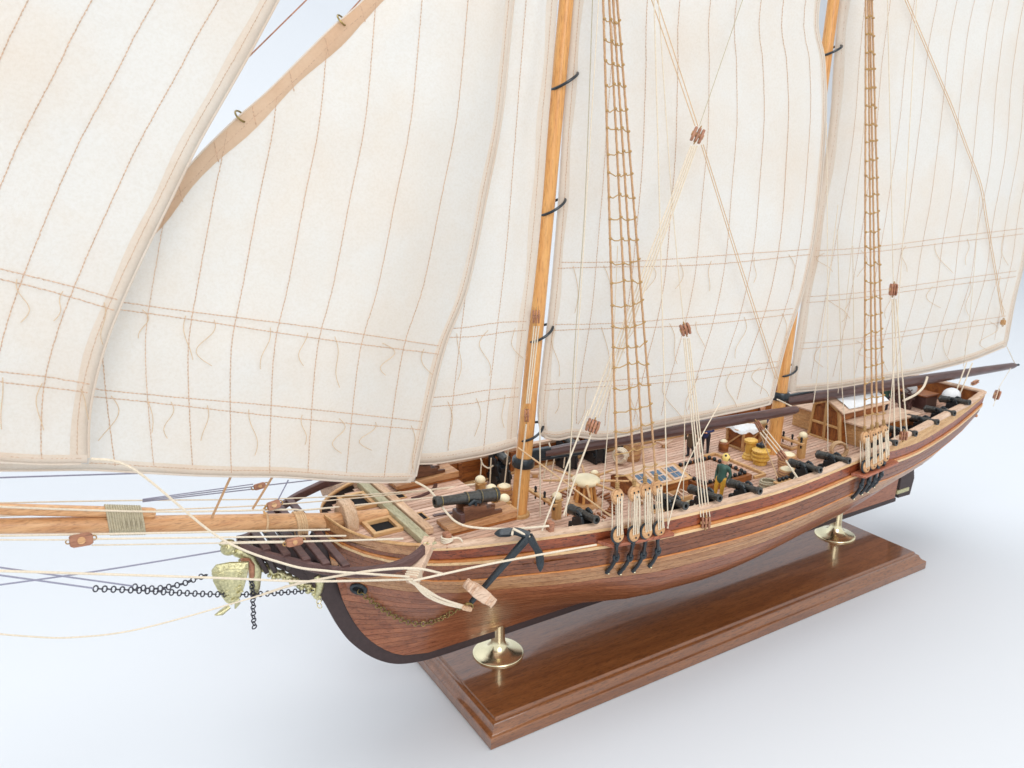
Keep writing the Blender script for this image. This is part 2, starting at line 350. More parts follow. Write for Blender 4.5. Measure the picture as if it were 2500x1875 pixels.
def lower_lines(n):
    """z(x) lines of the lower strakes, evenly split over the girth, fanned onto the stem"""
    xs = [5, 9, 13, 18, 23, 28, 32, 36, 40, 43, XE]; tab = {}
    for x in xs:
        za, zb_ = zl(3.6, x), zbot(x)+0.02; zz = np.linspace(za, zb_, 60); yy = [hy(x, q) for q in zz]
        g = np.concatenate([[0], np.cumsum(np.hypot(np.diff(zz), np.diff(yy)))]); tab[x] = (zz, g/g[-1])
    zst = 9.15
    out = []
    for j in range(n+1):
        f = j/n; zs = [float(np.interp(f, tab[x][1], tab[x][0])) for x in xs]
        zstem = zst-(zst-3.06)*f**0.92; x0 = xrab(zstem)
        px = [x0, x0*0.5+2.5-1.0, 5]+xs[1:]; mid = zstem*0.32+zs[0]*0.68
        out.append((x0, pchip(px, [zstem, mid]+zs)))
    return out
def top_line(d):
    # the line at constant depth d under the rail, starting where it meets the stem
    x0 = -6.40
    for _ in range(30): x0 = xrab(zl(d, max(x0, -6.4)))
    return (x0, lambda x, d=d: zl(d, x))

ship = thing('ship_model', 'plank-built wooden sailing schooner model with two masts and brown banded hull', 'ship model', (20, 0, 2.5))
shell_grid = []
def hull_shell():
    mb = MB()
    for sgn in (-1, 1):
        P = []
        for x in list(np.linspace(-6.36, -4, 12))+list(np.linspace(-3.5, XE, 60)):
            P.append([(x, sgn*max(hy(x, z)-0.05, 0.05), z) for z in np.linspace(zr(x)-0.15, zbot(x)+0.01, 26)])
        mb.grid(P)
    return mb.build('hull', M['gap'], ship)
hull = hull_shell()
def strake(la, lb, thick, mat, sgn, gap=0.018, x_lo=-99, x_hi=XE, name='hull_plank', nx=34):
    xa0, za = la; xb0, zb_ = lb
    xa0 = max(xa0, x_lo); xb0 = max(xb0, x_lo); mb = MB(); P = []
    ts = np.linspace(0, 1, nx)**1.35
    for t in ts:
        xA = xa0+(x_hi-xa0)*t; xB = xb0+(x_hi-xb0)*t
        z1, z2 = za(xA), zb_(xB)
        if z1-z2 < 0.03: break
        g = min(gap, 0.25*(z1-z2)); z1 -= g/2; z2 += g/2
        if z2 > zr((xA+xB)/2): break
        zm = (z1+z2)/2; xm = (xA+xB)/2
        y1, ym, y2 = hy(xA, z1), hy(xm, zm), hy(xB, z2)
        nz = 0.0
        sl = (y1-y2)/max(z1-z2, 1e-3); nl = math.hypot(1, sl); ny, nz = thick/nl, -thick*sl/nl
        P.append([(xA, sgn*(y1-0.05), z1), (xA, sgn*(y1+ny), z1+nz), (xm, sgn*(ym+ny*1.06), zm+nz*1.06), (xB, sgn*(y2+ny), z2+nz), (xB, sgn*(y2-0.05), z2)])
    if len(P) < 3: return None
    mb.grid(P)
    mb.add(P[0], [(0, 1, 2, 3, 4)]); mb.add(P[-1], [(4, 3, 2, 1, 0)])
    return mb.build(name, mat, hull, ang=28)
XC = -3.35                                   # the cathead: band colours change forward of it
for sgn in (-1, 1):
    T = {d: top_line(d) for d in (0.10, 0.36, 0.40, 0.72, 1.0, 1.16, 1.34, 1.72, 2.1, 2.48, 2.58, 2.92, 3.26, 3.6)}
    strake(T[0.10], T[0.36], 0.03, M['pale'], sgn, x_lo=XC, x_hi=29.4)
    for k in range(3):
        fr = lambda f: (29.42, lambda x, f=f: zl(0.10, x)*(1-f)+zl(0.36, x)*f)
        strake(fr(k/3), fr((k+1)/3), 0.035, M['fit'], sgn, x_lo=29.42, gap=0.012)
    strake(T[0.10], T[0.72], 0.03, M['tan'], sgn, x_hi=XC-0.03, nx=14)
    strake(T[0.72], T[1.0], 0.03, M['wale'], sgn, x_hi=XC-0.03, nx=14)
    strake(T[0.36], T[0.72], 0.02, M['mahog'], sgn, gap=0.008, x_lo=XC); strake(T[0.72], T[1.0], 0.02, M['mahog'], sgn, gap=0.008, x_lo=XC)
    strake(T[1.0], T[1.16], 0.09, M['orange'], sgn, gap=0.01, name='rubbing_strip'); strake(T[1.16], T[1.34], 0.12, M['pale'], sgn, gap=0.01, name='rubbing_strip')
    for a, b in ((1.34, 1.72), (1.72, 2.1), (2.1, 2.48)): strake(T[a], T[b], 0.05, M['wale'], sgn, gap=0.018)
    strake(T[2.48], T[2.58], 0.075, M['orange'], sgn, gap=0.006, name='rubbing_strip')
    for a, b in ((2.58, 2.92), (2.92, 3.26), (3.26, 3.6)): strake(T[a], T[b], 0.02, M['tan'], sgn, gap=0.018)
    LL = lower_lines(15); LL[0] = T[3.6]
    for j in range(15): strake(LL[j], LL[j+1], 0.02, M['brown'], sgn, gap=0.018, nx=40)

# keel, stem, deadwood, rudder (in the centre plane)
def flat_xz(poly, y0, y1): return MB().prism(poly, (0, y0, 0), (1, 0, 0), (0, 0, 1), (0, y1-y0, 0))
stem_out = [(-7.9, 10.55), (-7.5, 9.75), (-7.14, 8.98), (-6.86, 8.39), (-6.47, 7.58), (-5.96, 6.31), (-5.41, 5.27), (-4.59, 4.25), (-3.71, 3.47), (-2.75, 2.93), (-1.56, 2.64), (-0.3, 2.54), (3, 2.52), (20, 2.52), (41.6, 2.6)]
stem_in = [(41.6, 2.95), (20, 3.08), (3, 3.08), (-0.75, 3.1), (-2.1, 3.42), (-3.35, 4.2), (-4.36, 5.3), (-5.0, 6.4), (-5.52, 7.8), (-5.85, 8.8), (-6.15, 10.4), (-6.25, 12.1), (-6.6, 12.1), (-7.2, 11.3)]
flat_xz([(q[0], q[2]) for q in smooth_path([(a, 0, b) for a, b in stem_out], 5)]+[(q[0], q[2]) for q in smooth_path([(a, 0, b) for a, b in stem_in[:-2]], 4)]+stem_in[-2:], -0.21, 0.21).build('stem_and_keel', M['dark'], ship, bevel=0.03)
dw = [(26, 2.97), (41.4, 2.97), (41.9, 8.0)]+[(x, zbot(x)+0.12) for x in (41, 38, 35, 32, 29, 26)]
flat_xz(dw, -0.2, 0.2).build('deadwood', M['brown'], ship)
rud = flat_xz([(41.95, 2.8), (43.6, 2.75), (43.9, 4.2), (43.3, 6.5), (43.0, 9.0), (42.4, 9.0), (42.0, 6)], -0.16, 0.16).build('rudder', M['dark'], ship, bevel=0.04)
MB().box((42.5, 0, 3.35), (1.6, 0.44, 0.35)).build('rudder_strap', M['gold'], rud, bevel=0.05)
# transom
tp = [(sg*hy(XE, z), z) for sg, zs in ((-1, np.linspace(zr(XE)-0.02, zbot(XE)+0.02, 9)), (1, np.linspace(zbot(XE)+0.02, zr(XE)-0.02, 9))) for z in zs]
MB().prism(tp, (XE-0.15, 0, 0), (0, 1, 0), (0, 0, 1), (0.22, 0, 0)).build('transom', M['inner'], ship)
MB().tube([(XE+0.1, y, zr(XE)-2.3*kfac(XE)) for y in np.linspace(-3.4, 3.4, 12)], 0.12, 6).build('transom_moulding', M['orange'], ship)
for i in range(4):
    z = 10.5+0.42*i; MB().box((XE+0.1, 0, z), (0.08, 2*hy(XE, z)-0.1, 0.36)).build('transom_plank', M['wale'], ship, bevel=0.02)

# cap rails: a swept flat section following the rail, wider on the quarter
def rail_sweep(name, mat, x0, x1, wfun, h, lift, sgn, n=50, inset=0.0):
    P = []
    for x in np.linspace(x0, x1, n):
        w = wfun(x); y = bb(x)+0.07-inset; z = zr(x)+lift
        P.append([(x, sgn*(y-0.02), z-h), (x, sgn*(y+0.02), z-h*0.5), (x, sgn*(y-0.02), z-h*0.08), (x, sgn*(y-w/2), z+0.02), (x, sgn*(y-w+0.02), z-h*0.08), (x, sgn*(y-w), z-h*0.5), (x, sgn*(y-w+0.02), z-h)])
    mb = MB(); nv = 7
    o = 0
    for row in P: mb.v.extend(row)
    for i in range(len(P)-1):
        for k in range(nv):
            k2 = (k+1) % nv; mb.f.append((i*nv+k, i*nv+k2, (i+1)*nv+k2, (i+1)*nv+k))
    mb.f.append(tuple(range(nv))); mb.f.append(tuple((len(P)-1)*nv+k for k in range(nv))[::-1])
    return mb.build(name, mat, ship, ang=50)
wq = lambda x: float(np.interp(x, [-3, 30, 36, 40, 43, 45.6], [0.42, 0.42, 0.5, 0.55, 0.5, 0.45]))
for sgn in (-1, 1):
    rail_sweep('cap_rail', M['cap'], -3.0, 14.0, wq, 0.22, 0.06, sgn, 26)
    rail_sweep('cap_rail', M['cap'], 14.02, 31.0, wq, 0.22, 0.06, sgn, 26)
    rail_sweep('cap_rail', M['cap'], 31.02, XE+0.1, wq, 0.22, 0.06, sgn, 26)
    rail_sweep('bow_cap_rail', M['fit'], -6.36, XC+0.25, lambda x: 0.24, 0.12, 0.05, sgn, 22)
MB().box((XE-0.05, 0, zr(XE)+0.0), (0.42, 7.3, 0.2)).build('taffrail', M['cap'], ship, bevel=0.05)

# inner bulwarks with planks and stanchions
def zd(x): return 9.58+0.0016*(x-18)**2
for sgn in (-1, 1):
    nb = 4
    for j in range(nb):
        P = []
        for x in np.linspace(2.6, XE-0.2, 34):
            a, b = zd(x)-0.05, zr(x)-0.16; g = 0.012
            z0 = a+(b-a)*j/nb+g; z1 = a+(b-a)*(j+1)/nb-g; y = bb(x)-0.30
            P.append([(x, sgn*(y+0.1), z0), (x, sgn*y, z0), (x, sgn*y, z1), (x, sgn*(y+0.1), z1)])
        MB().grid(P).build('bulwark_plank', M['inner'], ship)
    for x in np.arange(4.2, 44, 2.05):
        y = bb(x)-0.37; MB().beam((x, sgn*y, zd(x)), (x, sgn*y, zr(x)-0.17), 0.26, 0.16, up=(0, 1, 0)).build('bulwark_stanchion', M['inner'], ship, bevel=0.02)
    P = [[(x, sgn*(bb(x)-0.31), zd(x)), (x, sgn*(bb(x)-0.31), zd(x)+0.1), (x, sgn*(bb(x)-0.66), zd(x)+0.1), (x, sgn*(bb(x)-0.66), zd(x))] for x in np.linspace(2.6, XE-0.3, 34)]
    MB().grid(P).build('waterway', M['fit'], ship)

# decks: a dark ground and single planks
def deck(name, x0, x1, zf, yf, w, base_dz=-0.05):
    n = 26; xs = np.linspace(x0, x1, n)
    P = [[(x, y, zf(x)+base_dz) for y in (-yf(x), yf(x))] for x in xs]
    d = MB().grid(P).build(name, M['gap'], ship)
    ym = max(yf(x) for x in xs); k = 0; y = -ym
    while y < ym:
        a, b = y+0.028, y+w-0.028
        good = [x for x in np.linspace(x0, x1, 70) if yf(x) > max(abs(a), abs(b))]
        if len(good) > 2:
            xa, xb = good[0], good[-1]; joints = [xa]
            q = xa+3+5*((k*0.37) % 1)
            while q < xb-3: joints.append(q); q += 9.5
            joints.append(xb)
            for i in range(len(joints)-1):
                u0, u1 = joints[i]+0.006, joints[i+1]-0.006; seg = np.linspace(u0, u1, 4)
                mb = MB(); rows = [[(x, a, zf(x)-0.04), (x, a+0.006, zf(x)), (x, b-0.006, zf(x)), (x, b, zf(x)-0.04)] for x in seg]
                mb.grid(rows).build('deck_plank', M['deckw'], d, smooth=False, fix=False)
        y += w; k += 1
    return d
FD = 11.70                                            # fore deck level
deck('main_deck', 2.0, XE-0.2, zd, lambda x: bb(x)-0.35, 0.36)
deck('fore_deck', -5.95, 2.50, lambda x: FD, lambda x: max(bb(x)-0.18, 0.05), 0.36)
# fore deck bulkhead facing aft
for k in range(12):
    y = -4.4+k*0.8; MB().box((2.47, y, (FD+zd(2.5))/2-0.04), (0.12, 0.77, FD-zd(2.5)-0.1)).build('bulkhead_plank', M['fitz'], ship, bevel=0.02)
# ------------------------------------------------------------------ masts and spars
def fx(z): return 5.05+0.0915*(z-9.9)
def mx(z): return 26.15+0.051*(z-9.6)
A = lambda f, z: np.array([f(z), 0, z])
zz = np.linspace(9.5, 49, 14)
fm = MB().tube([A(fx, z) for z in zz], list(np.interp(zz, [9.5, 14, 37, 49], [0.46, 0.45, 0.37, 0.33])), 20).build('foremast', M['mast'], ship)
mm = MB().tube([A(mx, z) for z in zz], list(np.interp(zz, [9.5, 14, 37, 49], [0.47, 0.45, 0.36, 0.33])), 20).build('mainmast', M['mast'], ship)
MB().lathe([(0.66, 0), (0.66, 0.16), (0.6, 0.2), (0.5, 0.2)], (fx(9.7), 0, zd(5)), n=20).build('mast_coat', M['fitz'], fm)
for f, m_, z in ((fx, fm, 13.05), (mx, mm, 13.85)):
    MB().lathe([(0.47, -.28), (0.60, -.28), (0.64, -.2), (0.64, .2), (0.60, .28), (0.47, .28)], A(f, z), axis=(0.09, 0, 1), n=24).build('boom_collar', M['iron'], m_)
def hoop(f, m_, px, py, tilt=0.62, R=0.80):
    z = at_y(px, py, 0)[2]; c = A(f, z)+np.array([0.30, 0, 0.0])
    MB().torus(c, R, 0.075, axis=(-tilt, 0.10, 1), n=28, m=8).build('mast_hoop', M['iron'], m_)
for px, py in ((1370, 198), (1351, 505), (1326, 812), (1302, 1052)): hoop(fx, fm, px, py)
for px, py in ((2033, 125), (1912, 906)): hoop(mx, mm, px, py, 0.5, 0.72)
bs = MB().tube([(-2.7, 0, 11.62), (-6, 0, 12.1), (-12, 0, 13.42), (-19.6, 0, 15.13), (-26, 0, 16.5)], [0.40, 0.42, 0.40, 0.32, 0.28], 20).build('bowsprit', M['spar'], ship)
jb = MB().tube([(-13.85, 0, 14.36), (-14.0, 0, 14.40), (-19.46, 0, 15.84), (-30, 0, 18.6), (-44, 0, 22.3)], [0.2, 0.24, 0.235, 0.21, 0.16], 16).build('jibboom', M['spar'], ship)
# lashing round bowsprit and jibboom, gammoning, bowsprit band
def wrap(cx, n, dx, pts_fun, r, mat, name, parent):
    P = []
    for i in range(n*16+1):
        a = 2*math.pi*i/16; x = cx+dx*i/16; P.append(pts_fun(x, a))
    MB().tube(P, r, 5).build(name, mat, parent)
def oval(x, a, pad=0.05):
    zb = float(np.interp(x, [-19.6, -12], [15.13, 13.42])); zj = float(np.interp(x, [-19.46, -14], [15.84, 14.40]))
    top = zj+0.25+pad; bot = zb-0.38-pad; mid = (top+bot)/2; h = (top-bot)/2
    c, s_ = math.cos(a), math.sin(a); w = (0.40 if s_ < 0 else 0.27)+pad
    return np.array([x, w*math.copysign(abs(c)**0.8, c), mid+h*math.copysign(abs(s_)**0.9, s_)])
wrap(-15.75, 15, 0.093, oval, 0.052, M['lash'], 'lashing', bs)
def roundsp(x, a):
    z = float(np.interp(x, [-12, -6], [13.42, 12.1])); return np.array([x, 0.47*math.cos(a), z+0.47*math.sin(a) - (0.75 if math.sin(a) < -0.3 else 0)*(-math.sin(a)-0.3)])
wrap(-7.75, 5, 0.10, roundsp, 0.062, M['tanrope'], 'gammoning', bs)
MB().torus((-9.15, 0, 12.78), 0.44, 0.06, axis=(-1, 0, 0.21), n=22).build('spar_band', M['tanrope'], bs)
MB().tube([(-9.15, -0.1, 13.2), (-9.2, -0.1, 13.5), (-9.0, -0.1, 13.75), (-8.8, -0.1, 13.5)], 0.06, 6).build('thumb_cleat', M['fit'], bs)
# booms
fb0, fb1 = np.array([6.1, 0, 13.35]), at_y(1945, 1000, -2.2)
fbm = MB().tube([fb0+(fb1-fb0)*t for t in (0.03, 0.1, 0.3, 0.6, 0.9, 0.985, 1)], [0.26, 0.31, 0.36, 0.37, 0.31, 0.28, 0.22], 16).build('fore_boom', M['boom'], ship)
d_ = nrm(fb1-fb0)
MB().beam(fb0+d_*0.1-np.array([0, 0, 0.36]), fb0+d_*3.2-np.array([0, 0, 0.42]), 0.24, 0.12).build('boom_strap', M['iron'], fbm, bevel=0.02)
MB().beam(fb0-d_*0.45, fb0+d_*1.0, 0.4, 0.62).build('boom_socket', M['iron'], fbm, bevel=0.06)
mb0, mb1 = A(mx, 13.35)+np.array([0.6, 0, 0]), at_y(2478, 892, -2.0)
mbm = MB().tube([mb0+(mb1-mb0)*t for t in (0.0, 0.1, 0.3, 0.6, 0.9, 0.985, 1)], [0.36, 0.40, 0.42, 0.40, 0.30, 0.26, 0.18], 16).build('main_boom', M['boom'], ship)
d2 = nrm(mb1-mb0)
MB().beam(mb0-d2*0.3+np.array([0, 0, .38]), mb0+d2*2.6+np.array([0, 0, .46]), 0.26, 0.12).build('boom_strap', M['iron'], mbm, bevel=0.02)
MB().lathe([(0.10, 0), (0.10, 0.5), (0.05, 0.55)], mb1, axis=d2, n=10).build('boom_end_pin', M['iron'], mbm)

# ------------------------------------------------------------------ sails
def cloth_mat(name, c1, c2, stain=0.5):
    m, nt, b = nodes(name); v = mapped(nt, (1, 1, 1), rnd=True)
    f = noise(nt, v, 0.16, 4, 0.6); g = noise(nt, v, 1.1, 4, 0.6)
    c = mixrgb(nt, c1, c2, ramp(nt, f, [(0.42, 0), (0.75, stain)])); c = mixrgb(nt, c, c2, ramp(nt, g, [(0.5, 0), (0.8, 0.18*stain)]))
    w1 = nt.nodes.new('ShaderNodeTexWave'); w1.bands_direction = 'X'; w1.inputs['Scale'].default_value = 7; w1.inputs['Distortion'].default_value = 1.2; nt.links.new(v, w1.inputs[0])
    w2 = nt.nodes.new('ShaderNodeTexWave'); w2.bands_direction = 'Z'; w2.inputs['Scale'].default_value = 7; w2.inputs['Distortion'].default_value = 1.2; nt.links.new(v, w2.inputs[0])
    ad = nt.nodes.new('ShaderNodeMath'); ad.operation = 'ADD'; nt.links.new(w1.outputs[1], ad.inputs[0]); nt.links.new(w2.outputs[1], ad.inputs[1])
    c = mixrgb(nt, c, mixrgb(nt, c, (0.93, 0.91, 0.88, 1), 1.0, 'MULTIPLY'), ramp(nt, noise(nt, v, 9, 3, 0.7), [(0.4, 0), (0.7, 0.7)]))
    nt.links.new(c, b.inputs['Base Color']); b.inputs['Roughness'].default_value = 0.9; b.inputs['Specular IOR Level'].default_value = 0.1
    wr = noise(nt, mapped(nt, (0.35, 0.35, 0.13)), 1.6, 4, 0.55, 1.2); a2 = nt.nodes.new('ShaderNodeMath'); a2.operation = 'MULTIPLY_ADD'; nt.links.new(wr, a2.inputs[0]); a2.inputs[1].default_value = 3.5; nt.links.new(ad.outputs[0], a2.inputs[2])
    bump(nt, b, a2.outputs[0], 0.22, 0.0006)
    tr = nt.nodes.new('ShaderNodeBsdfTranslucent'); nt.links.new(c, tr.inputs[0]); mx_ = nt.nodes.new('ShaderNodeMixShader'); mx_.inputs[0].default_value = 0.42
    nt.links.new(b.outputs[0], mx_.inputs[1]); nt.links.new(tr.outputs[0], mx_.inputs[2]); nt.links.new(mx_.outputs[0], nt.nodes['Material Output'].inputs[0])
    return m
M['cloth'] = cloth_mat('sail_cloth', srgb(245, 243, 239), srgb(243, 230, 214), 0.5)
M['hem'] = cloth_mat('sail_hem_cloth', srgb(246, 237, 226), srgb(241, 222, 202), 0.8)

M['hem2'] = cloth_mat('sail_luff_cloth', srgb(238, 212, 186), srgb(224, 186, 152), 0.9)
M['reefc'] = plain('reef_cord', srgb(214, 186, 152), 0.9, 0, 0.2, 8)
class Sail:
    def __init__(s, label, left, right, foot, billow, seed, name='sail'):
        # left / right: (px,py,y) top->bottom or 3-D points given as ('p',x,y,z); foot: left->right
        P = lambda q: np.array(q[1:], float) if q[0] == 'p' else at_y(*q)
        s.L = smooth_path([P(q) for q in left], 8); s.R = smooth_path([P(q) for q in right], 8); s.B = smooth_path([P(q) for q in foot], 8)
        s.billow = billow; s.rs = np.random.RandomState(seed); s.ph = s.rs.rand(6)*6.28
        s.B[0] = s.L[-1]; s.B[-1] = s.R[-1]
        for k in ('L', 'R', 'B'):
            p = np.array(getattr(s, k)); g = np.concatenate([[0], np.cumsum(np.linalg.norm(np.diff(p, axis=0), axis=1))]); setattr(s, 'g'+k, (g/g[-1], p))
        s.root = thing(name, label, 'sail', tuple(s.R[-1])); s.T0, s.T1 = s.L[0], s.R[0]
        nu, nv = 60, 80; s.us = np.linspace(0, 1, nu); s.vs = np.linspace(0, 1, nv)
        G = [[s.P(u, v) for v in s.vs] for u in s.us]; s.G = np.array(G)
        d = s.G-CAM; z = d@CF; s.PX = np.stack([1250+FPX*(d@CR)/z, 937.5-FPX*(d@CU)/z], -1)
        o = MB().grid(G).build('canvas', M['cloth'], s.root, ang=180, fix=False)
        md = o.modifiers.new('thickness', 'SOLIDIFY'); md.thickness = 0.025*S; md.offset = 0
    def e(s, k, t):
        g, p = getattr(s, 'g'+k); return np.array([np.interp(t, g, p[:, i]) for i in range(3)])
    def P(s, u, v):
        l, r, b = s.e('L', v), s.e('R', v), s.e('B', u); tp = s.T0*(1-u)+s.T1*u
        c = (l*(1-u)+r*u)+(tp*(1-v)+b*v)-(s.T0*(1-u)*(1-v)+s.T1*u*(1-v)+s.B[0]*(1-u)*v+s.B[-1]*u*v)
        w = math.sin(math.pi*u)*min(1, 1.6*math.sin(math.pi*min(1, v)*0.94+0.06))
        c[1] -= s.billow*w
        c[1] += 0.06*math.sin(9*u+5*v+s.ph[0])*w+0.035*math.sin(23*u-7*v+s.ph[1])+0.03*math.sin(31*v+4*u+s.ph[2])*(0.3+w)
        return c
    def inside(s, px, py):
        lo, hi = s.PX.reshape(-1, 2).min(0), s.PX.reshape(-1, 2).max(0)
        if not (lo[0] < px < hi[0] and lo[1] < py < hi[1]): return None
        u, v = s.inv(px, py)
        return s.P(u, v)[1] if -.02 <= u <= 1.02 and -.05 <= v <= 1.02 else None
    def inv(s, px, py):
        d = (s.PX[..., 0]-px)**2+(s.PX[..., 1]-py)**2; i, j = np.unravel_index(np.argmin(d), d.shape); u, v = s.us[i], s.vs[j]
        for _ in range(6):
            p0 = proj(s.P(u, v)); h = 1e-3; ju = (proj(s.P(u+h, v))-p0)/h; jv = (proj(s.P(u, v+h))-p0)/h
            J = np.stack([ju, jv], 1); r = np.array([px, py])-p0
            try: du = np.linalg.solve(J, r)
            except Exception: break
            u += float(np.clip(du[0], -.1, .1)); v += float(np.clip(du[1], -.1, .1))
        return u, v
    def off(s, u, v, h=0.035):
        e = 2e-3; a = s.P(u+e, v)-s.P(u-e, v); b = s.P(u, v+e)-s.P(u, v-e); n = nrm(np.cross(a, b))
        p = s.P(u, v)
        if n@(CAM-p) < 0: n = -n
        return p+n*h
    def stitch(s, uv, name='seam', r=0.023, pitch=0.16, mat='stitch'):
        pts = [s.off(u, v) for u, v in uv]; p = np.array(pts); g = np.concatenate([[0], np.cumsum(np.linalg.norm(np.diff(p, axis=0), axis=1))])
        n = max(int(g[-1]/(pitch/2)), 2); t = np.linspace(0, g[-1], n+1)
        q = np.stack([np.interp(t, g, p[:, i]) for i in range(3)], 1)
        jit = s.rs.randn(len(q), 3)*0.006
        MB().tube(list(q+jit), [r if i % 2 else r*0.35 for i in range(len(q))], 4).build(name, M[mat], s.root, smooth=False, fix=False)
    def seam_px(s, pxs, name='seam', **k):
        uv = []
        for px, py in smooth_path([np.array([a, b, 0.]) for a, b in pxs], 6) and [(q[0], q[1]) for q in smooth_path([np.array([a, b, 0.]) for a, b in pxs], 6)]:
            u, v = s.inv(px, py)
            if 0.012 < u < 0.995 and 0.0 <= v < 0.995: uv.append((u, v))
        if len(uv) > 3: s.stitch(uv, name, **k)
    def seam_u(s, u, v0=0.0, v1=0.975, **k):
        s.stitch([(u+0.002*math.sin(9*v+u*40), v) for v in np.linspace(v0, v1, 40)], 'seam', **k)
    def band(s, a, b, gap=17, sag=0, curl=0, npts=7, points=True, nthr=8):
        (ax, ay), (bx, by) = a, b
        for o in (0, gap):
            s.seam_px([(ax+(bx-ax)*t, ay+(by-ay)*t+o+sag*math.sin(math.pi*t)+2.0*math.sin(7*t+o)) for t in np.linspace(0, 1, 12)], 'reef_seam')
        if points:
            for k in range(nthr):
                t = (k+0.5)/nthr+s.rs.uniform(-.035, .035); x = ax+(bx-ax)*t; y = ay+(by-ay)*t+gap*0.6+sag*math.sin(math.pi*t)
                L = s.rs.uniform(60, 125)*npts/7; c = s.rs.normal(0, 9); d = s.rs.normal(4, 16); c2 = s.rs.normal(0, 7); uv = []
                P = []
                for w in np.linspace(0, 1, 8):
                    u, v = s.inv(x+d*w+c*math.sin(math.pi*w*1.1)+c2*math.sin(2*math.pi*w), y+L*w)
                    if 0 < u < 1 and v < 0.99: P.append(s.off(u, v, 0.06+0.10*w))
                if len(P) > 3: MB().tube(smooth_path(P, 3), 0.015, 5).build('reef_point', M['reefc'], s.root, fix=False)
    def hem(s, side, w, wav=0.0, h=0.04, mat='hem'):
        P = []
        for t in np.linspace(0, 1, 60):
            ww = w*(1+wav*math.sin(t*38+s.ph[3]))
            Ln = {'L': s.e('R', t)-s.e('L', t), 'R': s.e('R', t)-s.e('L', t), 'B': s.e('L', 0.5)-s.B[0]}[side]
            row = []
            for q, hh in ((0, h*0.5), (0.06, h), (0.5, h*1.15), (0.94, h), (1, 0.0)):
                if side == 'B':
                    d = ww*q/np.linalg.norm(s.e('L', 0)-s.e('L', 1)); u, v = t, 1-d
                else:
                    d = ww*q/max(np.linalg.norm(Ln), 1.0); u, v = (d, t) if side == 'L' else (1-d, t)
                row.append(s.off(min(max(u, 0.002), 0.998), min(max(v, 0.0), 0.998), hh))
            P.append(row)
        MB().grid(P).build('hem', M[mat], s.root, ang=180, fix=False)
        m = {'L': [(0.62*w/max(np.linalg.norm(s.e('R', t)-s.e('L', t)), 1), t) for t in np.linspace(0, 0.985, 60)],
             'R': [(1-0.62*w/max(np.linalg.norm(s.e('R', t)-s.e('L', t)), 1), t) for t in np.linspace(0, 0.985, 60)],
             'B': [(t, 1-0.62*w/np.linalg.norm(s.e('L', 0)-s.e('L', 1))) for t in np.linspace(0.01, 0.99, 60)]}[side]
        s.stitch([(u, v) for u, v in m], 'hem_stitch', r=0.018)
    def rope_edge(s, side, r=0.07):
        pts = [s.off(*({'L': (0.0, t), 'R': (1.0, t), 'B': (t, 1.0)}[side]), 0.0) for t in np.linspace(0.01, 0.99, 70)]
        MB().tube(pts, r, 6).build('edge_rope', M['hem'], s.root, fix=False)

# fore sail (between the masts)
s4 = Sail('fore sail of cream canvas between the two masts, above the deck guns and skylight', [('p', 8.4, -0.25, 46), (1399, 0, -.25), (1385, 170, -.25), (1371, 350, -.25), (1356, 565, -.25), (1340, 740, -.3), (1322, 900, -.35), (1312, 1010, -.4), (1322, 1066, -.5)],
          [('p', 24.6, -2.8, 48), (2000, 0, -2.6), (2012, 150, -2.5), (2015, 300, -2.45), (2000, 500, -2.4), (1972, 678, -2.4), (1921, 836, -2.5), (1885, 985, -2.6)],
          [(1322, 1066, -.5), (1360, 1072, -.7), (1400, 1064, -.9), (1470, 1070, -1.2), (1560, 1052, -1.5), (1700, 1022, -2.0), (1800, 1003, -2.4), (1885, 985, -2.6)], 0.9, 4)
for k in range(1, 9): s4.seam_u(0.02+k*0.112)
for a, b, n in (((1345, 640), (1975, 607), 7), ((1330, 792), (1935, 752), 7), ((1322, 938), (1905, 880), 7)): s4.band(a, b, 16, sag=8, nthr=7)
s4.hem('L', 0.55, 0.10, 0.025); s4.hem('R', 0.45, 0.05, 0.025); s4.hem('B', 0.5, 0, 0.025); s4.rope_edge('B', 0.07); s4.rope_edge('R', 0.06)
# main sail
s5 = Sail('large main sail of cream canvas aft of the main mast, over the deck cabin', [('p', 28.6, -.2, 47), (2050, 0, -.2), (2036, 145, -.2), (2026, 300, -.2), (1996, 500, -.2), (1966, 680, -.2), (1938, 850, -.25), (1922, 957, -.3)],
          [('p', 53, -3.0, 56), (2590, 0, -2.8), (2555, 300, -2.6), (2520, 500, -2.5), (2500, 637, -2.4), (2478, 735, -2.35), (2458, 845, -2.3)],
          [(1922, 957, -.3), (2025, 948, -.7), (2134, 928, -1.2), (2243, 909, -1.6), (2351, 883, -2.0), (2458, 845, -2.3)], 1.0, 5)
for k in range(1, 12): s5.seam_u(k*0.083, r=0.018)
for a, b in (((1985, 612), (2497, 556)), ((1962, 725), (2480, 660)), ((1948, 838), (2455, 770))): s5.band(a, b, 13, sag=6, npts=5, nthr=6)
s5.hem('L', 0.75, 0.08); s5.hem('B', 0.5, 0, 0.025); s5.hem('R', 0.6); s5.rope_edge('R', 0.06); s5.rope_edge('B', 0.06)
